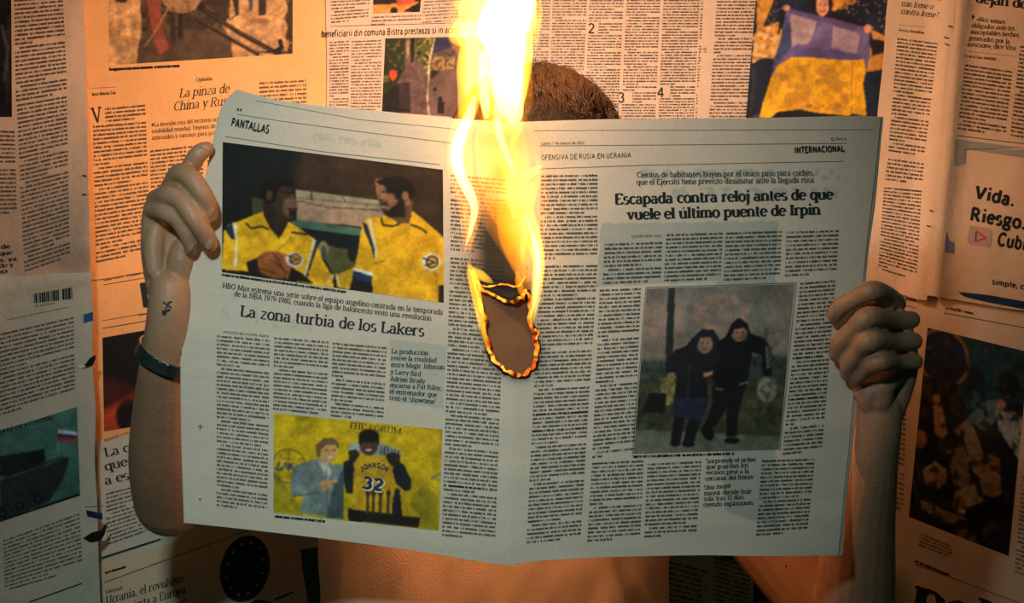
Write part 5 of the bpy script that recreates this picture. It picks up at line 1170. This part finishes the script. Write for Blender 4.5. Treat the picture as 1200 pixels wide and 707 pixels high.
# trunk
SZ = CZ - .078
def ell_ring(cx, cy, z, rx, ry, n=28, p=2.3):
    out = []
    for k in range(n):
        a = 2 * math.pi * k / n; c, s_ = math.cos(a), math.sin(a)
        out.append((cx + rx * math.copysign(abs(c) ** (2 / p), c), cy + ry * math.copysign(abs(s_) ** (2 / p), s_), z))
    return out
TX = -.018
trunk = [(SZ + .01, .085, .055), (SZ - .02, .150, .072), (SZ - .07, .165, .092), (SZ - .14, .162, .104), (SZ - .24, .154, .104), (SZ - .34, .142, .096), (SZ - .44, .146, .096), (SZ - .54, .158, .104), (SZ - .60, .150, .100)]
B.rings([ell_ring(TX, .275, z, rx, ry) for z, rx, ry in trunk])
# upper arms and forearms
shL = (-.168, .285, CZ - .105); shR = (.150, .285, CZ - .105)
elL = P(202, 584, .235); elR = P(1004, 752, .200)
B.limb([(*shL, .050), (-.25, .268, CZ - .155, .043), (elL.x + .012, elL.y + .006, elL.z + .006, .037)], seg=18)
B.limb([pr(199, 588, .235, 42), pr(196, 540, .19, 45), pr(196, 480, .135, 40), pr(198, 420, .085, 33), pr(199, 372, .062, 27), pr(200, 340, .058, 25)], seg=20)
B.limb([(*shR, .050), (.232, .262, CZ - .20, .045), (elR.x - .006, elR.y + .006, elR.z + .004, .038)], seg=18)
B.limb([pr(1004, 752, .200, 43), pr(1003, 690, .165, 46), pr(1008, 620, .125, 41), pr(1020, 550, .085, 32), pr(1029, 505, .066, 27), pr(1031, 480, .062, 26)], seg=20)
# person's right hand (left side of the photograph), palm forward, fingers curled over the paper's edge
def chain(pts, seg=12): B.limb([pr(*p) for p in pts], n=6, seg=seg)
chain([(188, 340, .066, 16), (180, 296, .064, 15), (179, 252, .060, 13)])
chain([(197, 342, .068, 17), (190, 290, .068, 17), (186, 240, .060, 14)])
chain([(206, 342, .070, 17), (204, 288, .070, 17), (203, 226, .062, 14)])
chain([(212, 342, .068, 16), (218, 286, .072, 15), (218, 214, .064, 13)])
chain([(208, 326, .058, 15), (214, 300, .056, 16), (226, 282, .066, 14), (242, 268, .074, 11), (256, 258, .074, 9)])       # thumb behind the paper
chain([(183, 318, .056, 12), (180, 290, .056, 12), (184, 262, .056, 10)])
chain([(179, 246, .056, 12), (193, 248, .034, 12), (208, 256, .028, 11.5), (217, 270, .028, 10.5), (223, 283, .034, 10), (224, 292, .040, 8.5)])   # little finger
chain([(184, 235, .054, 13.5), (198, 229, .030, 12.5), (213, 235, .022, 12.5), (228, 256, .018, 12), (240, 274, .024, 11.5), (246, 286, .031, 10)])   # ring finger
chain([(200, 222, .058, 13), (210, 204, .034, 12.5), (222, 207, .022, 12.5), (235, 224, .018, 12), (243, 239, .023, 11.5), (247, 252, .030, 10)])   # middle finger
chain([(216, 214, .064, 12), (223, 197, .048, 11.5), (230, 184, .040, 11), (237, 177, .040, 10.5), (243, 174, .043, 8.5)])   # index finger
# person's left hand (right side of the photograph)
chain([(1024, 486, .064, 16), (1030, 455, .064, 17), (1048, 400, .064, 15), (1048, 366, .060, 12)])
chain([(1034, 488, .066, 18), (1045, 452, .066, 18), (1056, 405, .064, 15), (1058, 380, .058, 12)])
chain([(1043, 486, .066, 16), (1056, 450, .064, 16), (1064, 424, .058, 13), (1062, 404, .056, 12)])
chain([(1022, 480, .056, 13), (1018, 462, .050, 15), (1028, 452, .052, 13)])
chain([(1022, 455, .066, 14), (1018, 420, .060, 15), (1026, 380, .054, 13), (1036, 360, .050, 11)])
chain([(1038, 362, .042, 11), (1016, 363, .036, 10.5), (1004, 372, .038, 9)])
chain([(1040, 450, .060, 14), (1044, 410, .054, 14), (1048, 372, .052, 12)])
chain([(1032, 470, .048, 14), (1036, 452, .046, 14), (1050, 440, .050, 12)])
chain([(1014, 462, .060, 14), (1000, 442, .072, 13), (986, 420, .080, 11), (976, 404, .082, 9)])        # thumb behind the paper
chain([(1052, 356, .050, 10.5), (1040, 346, .034, 10.8), (1022, 341, .013, 12.6), (1004, 349, .018, 10.6), (986, 359, .026, 11), (978, 369, .034, 10)])
chain([(1068, 375, .040, 11), (1046, 375, .028, 10.6), (1018, 372, .004, 13.4), (1000, 386, .012, 11.4), (986, 401, .022, 11.8), (981, 415, .034, 10.4)])
chain([(1071, 400, .040, 10.8), (1048, 401, .028, 10.4), (1021, 399, .004, 13), (1006, 411, .014, 11), (996, 425, .024, 11), (993, 438, .036, 9.5)])
chain([(1072, 424, .042, 10.2), (1052, 425, .031, 9.8), (1031, 424, .010, 12.2), (1016, 431, .022, 10.2), (1007, 439, .030, 10), (1003, 446, .040, 8.5)])
body_me = B.fuse('body', .0019, 1, M_SKIN)
body = obj('body', body_me, person)
bvh = BVHTree.FromPolygons([v.co for v in body_me.vertices], [p.vertices for p in body_me.polygons])
cam_pos = Vector((0, CY, CZ))
def on_body(px, py, off=.0004):
    d = (P(px, py, 0) - cam_pos).normalized()
    h = bvh.ray_cast(cam_pos, d, 3)
    if h[0] is None: return None
    return h[0] + h[1] * off, h[1]
# fingernails
def nail(px, py, w, h, rot, tilt=(0, 0)):
    r = on_body(px, py)
    if r is None: return
    c, n = r
    if tilt != (0, 0): n = (n + Vector((tilt[0], 0, tilt[1]))).normalized()
    k = (c.y - CY) / F
    up = Vector((math.sin(R(rot)), 0, math.cos(R(rot)))); up = (up - n * n.dot(up)).normalized(); side = up.cross(n)
    V = []; Fc = []; NU, NV = 8, 8
    for j in range(NV + 1):
        for i in range(NU + 1):
            u = i / NU * 2 - 1; v = j / NV * 2 - 1
            x = u * math.sqrt(1 - .45 * v * v); y = v * math.sqrt(1 - .35 * u * u)
            p_ = c + side * (x * w * k / 2) + up * (y * h * k / 2) + n * (.0009 - .0022 * u * u - .0006 * v * v)
            V.append(p_)
    for j in range(NV):
        for i in range(NU): a = j * (NU + 1) + i; Fc.append((a, a + 1, a + NU + 2, a + NU + 1))
    o = obj('fingernail', make_mesh('fingernail', V, Fc, M_NAIL, True), person)
nail(247, 286, 12, 15, 14); nail(248, 249, 11, 14, 10); nail(225, 290, 9, 12, 10); nail(241, 173, 9, 9, -60)
nail(976, 367, 11, 13, 35)
# small tattoo above the wrist crease: a letter-like mark and a blot
def tattoo(polys):
    V = []; Fc = []
    for q in polys:
        w = [on_body(x, y, .0005) for x, y in q]
        if any(v is None for v in w): continue
        i = len(V); V += [v[0] for v in w]; Fc.append((i, i + 1, i + 2, i + 3))
    obj('tattoo', make_mesh('tattoo', V, Fc, M_TATTOO), person, label='small dark tattoo on the inner wrist')
tq = [q for q in line_quad((191, 354), (201, 361), 2)] + [q for q in line_quad((200, 353), (194, 362), 1.8)] + [q for q in line_quad((196, 355), (202, 354), 1.4)] + [q for q in poly_quads([(190, 364), (198, 362), (201, 364), (196, 366), (194, 370), (190, 369)], 1)]
tattoo([[tuple(v) for v in q] for q in tq])
obj('mole', make_mesh('mole', [on_body(921 + 1.3 * math.cos(a), 664 + 1.5 * math.sin(a), .0006)[0] if on_body(921, 664) else P(921, 664, .2) for a in np.linspace(0, 2 * math.pi, 9)[:-1]], [tuple(range(8))], M_TATTOO), person)
# eyes (behind the paper)
for s_ in (-1, 1):
    bm = bmesh.new(); bmesh.ops.create_uvsphere(bm, u_segments=16, v_segments=10, radius=.0125, matrix=Matrix.Translation((HX + s_ * .030, HY - .070, HZ - .004)))
    me = bpy.data.meshes.new('eye'); bm.to_mesh(me); bm.free(); me.materials.append(M_EYE); e = obj('eye', me, person)
    bm = bmesh.new(); bmesh.ops.create_uvsphere(bm, u_segments=12, v_segments=8, radius=.006, matrix=Matrix.Translation((HX + s_ * .030, HY - .0775, HZ - .004)))
    me = bpy.data.meshes.new('iris'); bm.to_mesh(me); bm.free(); me.materials.append(M_IRIS); obj('iris', me, e)
# hair: a close cap plus strands combed down from the crown
HC = Vector((HX, HY + .018, HZ + .006)); HRX, HRY, HRZ = .090, .104, .100
Hb = Blob()
Hb.ball(HC, (HRX - .006, HRY - .006, HRZ - .006), seg=36)
bmh = Hb.bm
bmesh.ops.delete(bmh, geom=[f for f in bmh.faces if f.calc_center_median().z < HZ - .035 + max(0, (HC.y - f.calc_center_median().y)) * .9], context='FACES')
me = bpy.data.meshes.new('hair_cap'); bmh.to_mesh(me); bmh.free(); me.materials.append(M_SCALP)
me.polygons.foreach_set('use_smooth', np.ones(len(me.polygons), bool)); hair = obj('hair', me, person)
rh = random.Random(12)
V = []; Fc = []
crown = Vector((-.15, .45, 1)).normalized()
for s_ in range(6500):
    th = rh.uniform(0, 2 * math.pi); ph = math.acos(1 - rh.random() * 1.15) if rh.random() < .6 else rh.uniform(0, 1.1)
    ph = min(ph, 1.72)
    d = Vector((math.sin(ph) * math.cos(th), math.sin(ph) * math.sin(th), math.cos(ph)))
    if d.z < -.12 or (d.y < -.55 and d.z < .25): continue
    flow = (d - crown * crown.dot(d)); flow = flow.normalized() if flow.length > .02 else Vector((1, 0, 0))
    cl = vnoise(np.array([th * 9.0]), np.array([ph * 9.0]), 3.0, 77)[0]
    flow = (flow + Vector((rh.gauss(0, .06) + .25 * cl, rh.gauss(0, .06) - .10, rh.gauss(0, .03)))).normalized()
    L = rh.uniform(.45, .85); r = rh.uniform(.00030, .0006); lifth = rh.uniform(0, .0045) + (rh.random() < .04) * .004
    prev = None; i0 = len(V); K = 6
    for k in range(K + 1):
        f = k / K
        q = (d + flow * L * f); q.normalize(); 
        h = 1 + (lifth * math.sin(math.pi * min(f * 1.1, 1)) + .002 * f) / .095
        p_ = HC + Vector((q.x * HRX * h, q.y * HRY * h, q.z * HRZ * h))
        side = q.cross(flow).normalized(); rr = r * (1 - .75 * f)
        V += [p_ + side * rr, p_ - side * rr, p_ + q * rr * 1.2]
        if k:
            a = i0 + (k - 1) * 3
            Fc += [(a, a + 3, a + 5, a + 2), (a + 2, a + 5, a + 4, a + 1), (a + 1, a + 4, a + 3, a)]
obj('hair_strands', make_mesh('hair_strands', V, np.array(Fc), M_HAIR, True), hair, kind='stuff')

# ---- t-shirt
T = Blob()
T.rings([ell_ring(TX, .275, z, rx, ry, 40) for z, rx, ry in [(SZ + .012, .098, .064), (SZ - .004, .150, .078), (SZ - .05, .176, .104), (SZ - .13, .178, .120), (SZ - .23, .176, .123), (SZ - .34, .172, .122), (SZ - .46, .176, .124), (SZ - .58, .182, .128), (SZ - .64, .182, .128)]])
T.limb([(-.14, .283, CZ - .10, .058), (-.20, .276, CZ - .128, .057), (-.232, .271, CZ - .146, .055)], seg=20)
T.limb([(.125, .285, CZ - .10, .058), (.18, .277, CZ - .140, .057), (.206, .271, CZ - .168, .055)], seg=20)
def folds(co):
    x, y, z = co[:, 0], co[:, 1], co[:, 2]
    r = vnoise(x * 1000 + z * 350, z * 260 - x * 300, 46, 401) * .0042 + vnoise(x * 1000 - z * 500, z * 420, 24, 402) * .0018
    f = .006 * np.exp(-((x + z * .55 - (.125 + (CZ - .29) * .55)) / .010) ** 2) + .004 * np.exp(-((x + z * .30 - (.105 + (CZ - .29) * .30)) / .007) ** 2)
    return r + f
shirt = obj('t_shirt', T.fuse('t_shirt', .0042, 3, M_SHIRT, folds), person)
V = []; Fc = []; n1, n2 = 48, 8
for i in range(n1):
    a = 2 * math.pi * i / n1
    c = Vector((TX + .078 * math.cos(a), .262 + .064 * math.sin(a), SZ + .014 + .012 * math.sin(a))); u = Vector((math.cos(a), math.sin(a), 0))
    for k in range(n2):
        b = 2 * math.pi * k / n2; V.append(c + u * .006 * math.cos(b) + Vector((0, 0, .010 * math.sin(b))))
for i in range(n1):
    for k in range(n2): Fc.append((i * n2 + k, ((i + 1) % n1) * n2 + k, ((i + 1) % n1) * n2 + (k + 1) % n2, i * n2 + (k + 1) % n2))
obj('collar', make_mesh('collar', V, Fc, M_SHIRT, True), shirt)
# ---- trousers and shoes (below the frame)
W = Blob()
W.rings([ell_ring(TX, .28, z, rx, ry, 32) for z, rx, ry in [(CZ - .60, .158, .106), (CZ - .68, .168, .114), (CZ - .76, .166, .112)]])
for s_ in (-1, 1):
    W.limb([(TX + s_ * .085, .28, CZ - .72, .088), (TX + s_ * .095, .275, CZ - .98, .070), (TX + s_ * .105, .285, CZ - 1.20, .060), (TX + s_ * .11, .29, .075, .052)], seg=20)
obj('trousers', W.fuse('trousers', .008, 3, M_TROUSERS), person)
for s_ in (-1, 1):
    S_ = Blob(); S_.limb([(TX + s_ * .11, .33, .048, .040), (TX + s_ * .115, .25, .042, .040), (TX + s_ * .122, .15, .034, .032)], seg=16)
    bmesh.ops.bisect_plane(S_.bm, geom=S_.bm.verts[:] + S_.bm.edges[:] + S_.bm.faces[:], plane_co=(0, 0, .004), plane_no=(0, 0, 1), clear_inner=True)
    me = bpy.data.meshes.new('shoe'); bmesh.ops.translate(S_.bm, verts=S_.bm.verts, vec=(0, 0, -.0035)); S_.bm.to_mesh(me); S_.bm.free(); me.materials.append(M_SHOE)
    me.polygons.foreach_set('use_smooth', np.ones(len(me.polygons), bool)); obj('shoe', me, person)

# ------------------------------------------------------------------ steel link bracelet of a wristwatch
wc = Vector(pr(199, 418, .086, 1)[:3]); ax = (Vector(pr(199, 372, .062, 1)[:3]) - Vector(pr(196, 470, .13, 1)[:3])).normalized()
wroot = empty('wristwatch', wc, 'steel link wristwatch bracelet around the wrist left of the newspaper', 'watch')
ax = Vector((.42, -.30, .86)).normalized()   # the bracelet hangs tilted
e1 = ax.cross(Vector((0, 1, 0))).normalized(); e2 = ax.cross(e1).normalized()
NL = 26
def link_mesh(name, w, t, h, bev):
    bm = bmesh.new(); bmesh.ops.create_cube(bm, size=1, matrix=Matrix.Diagonal((w, t, h, 1)))
    bmesh.ops.bevel(bm, geom=bm.edges[:], offset=bev, segments=2, affect='EDGES')
    me = bpy.data.meshes.new(name); bm.to_mesh(me); bm.free(); me.materials.append(M_STEEL)
    return me
lm = link_mesh('link', .0072, .0022, .0125, .0004); lc = link_mesh('centre_bar', .0022, .0026, .0110, .0004)
for i in range(NL):
    a = 2 * math.pi * i / NL
    d = e1 * math.cos(a) + e2 * math.sin(a)
    h = bvh.ray_cast(wc + d * .12, -d, .12)
    rad = (h[0] - wc).length + .0016 if h[0] is not None else .036
    rad = max(rad, .0295)
    c = wc + d * rad
    tn = ax.cross(d).normalized()
    rot = Matrix((tn, d, ax)).transposed().to_4x4()
    l = obj('link', lm, wroot); l.parent = wroot; l.matrix_parent_inverse = Matrix.Identity(4)
    l.matrix_basis = Matrix.Translation(c - wc) @ rot
    b = bpy.data.objects.new('centre_bar', lc); COL.objects.link(b); b.parent = l; b.matrix_basis = Matrix.Translation((0.0031, .0003, 0))
# the watch head sits on the far side of the wrist
bm = bmesh.new(); hd = (e1 * math.cos(1.9) + e2 * math.sin(1.9)); hd = Vector((0.12, 1, 0)); hd = (hd - ax * ax.dot(hd)).normalized()
h = bvh.ray_cast(wc + hd * .12, -hd, .12); rr = (h[0] - wc).length + .006 if h[0] is not None else .04
rot = Matrix((ax.cross(hd).normalized(), ax, hd)).transposed().to_4x4()
bmesh.ops.create_cone(bm, cap_ends=True, segments=40, radius1=.018, radius2=.0165, depth=.008, matrix=Matrix.Translation(hd * rr) @ rot)
me = bpy.data.meshes.new('case'); bm.to_mesh(me); bm.free(); me.materials.append(M_STEEL); obj('case', me, wroot).matrix_parent_inverse = Matrix.Identity(4)

# ------------------------------------------------------------------ the flame: tongues of glowing gas (emission by thickness)
froot = empty('flame', P(592, 250, -.004), 'tall yellow flame rising from the burning fold of the newspaper', 'flame')
def tongue(name, pts, colour, strength, seg=18, flat=.7, n=7, taper=True):
    """pts: (px, py, y, rpx); depth radius = flat * width"""
    p = smooth_line(pts, n * (len(pts) - 1) + 1)
    V = []; Fc = []
    for i, (px, py, y, r) in enumerate(p):
        t = p[min(i + 1, len(p) - 1)][:2] - p[max(i - 1, 0)][:2]; t /= np.hypot(*t) + 1e-6
        nx, ny = -t[1], t[0]
        r = max(r, .15)
        for k in range(seg):
            a = 2 * math.pi * k / seg; wob = 1 + .05 * math.sin(py / 17.0 + k * .7)
            V.append(P(px + nx * r * wob * math.cos(a), py + ny * r * wob * math.cos(a), y + r * flat * wob * math.sin(a) * (y - CY) / F))
    m = len(p)
    for i in range(m - 1):
        for k in range(seg): Fc.append((i * seg + k, i * seg + (k + 1) % seg, (i + 1) * seg + (k + 1) % seg, (i + 1) * seg + k))
    Fc.append(tuple(range(seg))[::-1]); Fc.append(tuple((m - 1) * seg + k for k in range(seg)))
    me = make_mesh(name, V, Fc, None, True)
    bm = bmesh.new(); bm.from_mesh(me); bmesh.ops.recalc_face_normals(bm, faces=bm.faces); bm.to_mesh(me); bm.free()
    me.materials.append(fire_mat(name + '_gas', colour, strength))
    return obj(name, me, froot)
OR = (1.0, .27, .0); YE = (1.0, .52, .03); WH = (1.0, .70, .22)
FY = -.006
tongue('flame_body', [(603, -95, FY, 8), (598, -50, FY, 24), (590, -10, FY, 41), (583, 22, FY, 45), (584, 52, FY, 40), (587, 90, FY, 34), (588, 118, FY, 27), (588, 140, FY, 15), (589, 150, FY, 4)], YE, 85)
tongue('flame_core', [(604, -80, FY, 4), (603, -40, FY, 16), (603, 0, FY, 26), (590, 30, FY, 30), (594, 60, FY, 24), (594, 95, FY, 22), (598, 122, FY, 16), (602, 138, FY, 11), (603, 146, FY, 3)], WH, 240)
tongue('flame_lobe', [(588, 40, FY - .005, 12), (566, 34, FY - .01, 17), (546, 38, FY - .012, 17), (533, 40, FY - .012, 13), (526, 40, FY - .012, 6)], YE, 110)
tongue('flame_lobe_core', [(586, 38, FY - .005, 10), (560, 36, FY - .01, 11), (542, 38, FY - .012, 9), (534, 39, FY - .012, 4)], WH, 120)
tongue('flame_wisp', [(533, 2, FY, 3), (540, 6, FY, 9), (552, 4, FY, 12), (566, -10, FY, 12), (572, -40, FY, 6)], YE, 110)
tongue('flame_veil', [(552, 50, FY, 12), (549, 78, FY, 15), (550, 108, FY, 14), (547, 136, FY, 10), (545, 152, FY, 4)], YE, 130)
tongue('flame_strand', [(566, 60, FY - .01, 6), (567, 95, FY - .012, 7), (569, 122, FY - .012, 6), (570, 140, FY - .012, 3)], WH, 330)
tongue('flame_strand', [(616, 20, FY, 6), (620, 60, FY, 5.5), (616, 95, FY, 5), (608, 128, FY, 4)], YE, 260)
tongue('flame_tongue', [(556, 112, FY - .01, 3), (550, 136, FY - .014, 6), (540, 158, FY - .016, 8), (535, 182, FY - .016, 8.5), (540, 206, FY - .014, 7), (551, 228, FY - .012, 6), (556, 246, FY - .012, 4.5), (552, 268, FY - .01, 3), (546, 288, FY - .008, 1)], WH, 420)
tongue('flame_tongue_glow', [(548, 120, FY - .01, 6), (540, 160, FY - .012, 15), (540, 200, FY - .012, 17), (550, 238, FY - .012, 14), (550, 270, FY - .01, 10), (546, 296, FY - .008, 4)], OR, 60)
tongue('flame_tongue', [(583, 118, FY - .01, 4), (584, 150, FY - .014, 5), (590, 172, FY - .016, 4.5), (599, 194, FY - .014, 3.5), (606, 212, FY - .012, 1.5)], WH, 340)
tongue('flame_tongue', [(591, 190, FY - .012, 2), (597, 212, FY - .012, 5), (601, 236, FY - .012, 5.5), (604, 256, FY - .012, 3)], YE, 340)
tongue('flame_tongue', [(612, 200, FY - .01, 3), (614, 240, FY - .014, 8), (624, 276, FY - .016, 10), (631, 304, FY - .016, 8), (629, 338, FY - .014, 6.5), (625, 366, FY - .012, 4), (622, 384, FY - .01, 1.2)], YE, 230)
tongue('flame_tongue_core', [(618, 256, FY - .016, 2), (628, 290, FY - .018, 4), (631, 316, FY - .018, 3.6), (627, 346, FY - .016, 2.6), (623, 368, FY - .014, 1)], WH, 500)
tongue('flame_flick', [(607, 212, FY - .01, 4), (616, 206, FY - .012, 6), (627, 200, FY - .012, 5), (636, 193, FY - .012, 1.5)], YE, 200)
tongue('flame_haze', [(585, 138, FY - .006, 30), (588, 170, FY - .008, 46), (594, 215, FY - .008, 48), (604, 255, FY - .006, 38), (614, 295, FY - .004, 26), (620, 330, FY - .002, 10)], OR, 13)
tongue('flame_haze', [(584, 128, FY - .006, 18), (587, 170, FY - .008, 33), (592, 210, FY - .008, 34), (602, 250, FY - .006, 26), (612, 285, FY - .004, 14), (618, 310, FY - .002, 5)], OR, 34)
tongue('flame_body_glow', [(600, -60, FY, 28), (588, -10, FY, 50), (578, 30, FY, 55), (580, 60, FY, 46), (585, 95, FY, 42), (586, 130, FY, 36), (588, 156, FY, 20)], OR, 16)
tongue('flame_haze', [(594, 215, FY - .004, 6), (598, 245, FY - .01, 16), (604, 280, FY - .012, 20), (612, 312, FY - .008, 13), (618, 340, FY - .004, 4)], OR, 60)
tongue('rim_flame', [(549, 308, FY - .004, 2), (553, 322, FY - .008, 6), (558, 345, FY - .008, 6), (563, 372, FY - .006, 5), (568, 396, FY - .004, 3), (571, 412, FY - .002, 1)], YE, 230, n=5)
tongue('rim_flame', [(553, 316, FY - .006, 4), (562, 322, FY - .008, 6), (572, 328, FY - .006, 4), (578, 332, FY - .004, 1)], YE, 200, n=5)
tongue('rim_flame', [(606, 318, FY - .004, 2), (608, 330, FY - .006, 4.5), (612, 345, FY - .006, 3), (614, 352, FY - .004, 1)], OR, 230, n=5)

# finer licks that give the flame its ragged outline
rf = random.Random(21)
for (x0, y0, dx, L, r, st, c) in ((628, 62, 6, 78, 4, 170, YE), (612, 24, 14, 70, 6, 200, WH), (575, 66, -3, 62, 5, 260, WH), (541, 60, -4, 46, 5, 110, YE), (560, 118, 4, 70, 5, 120, YE),
                                  (604, 132, 5, 60, 5, 200, WH), (592, 232, -4, 70, 5, 90, OR), (568, 214, -10, 70, 5, 110, YE), (612, 310, 4, 60, 4, 150, YE), (634, 330, 2, 60, 3, 120, OR), (552, 296, -8, 74, 5, 90, OR), (622, 250, 10, 72, 6, 130, OR), (600, 178, 12, 50, 4, 190, YE)):
    tongue('flame_lick', [(x0, y0, FY - .010, r * .3), (x0 + dx * .2, y0 - L * .3, FY - .012, r), (x0 + dx * .9, y0 - L * .65, FY - .012, r * .7), (x0 + dx * .6, y0 - L, FY - .010, .4)], c, st, seg=12, n=5)
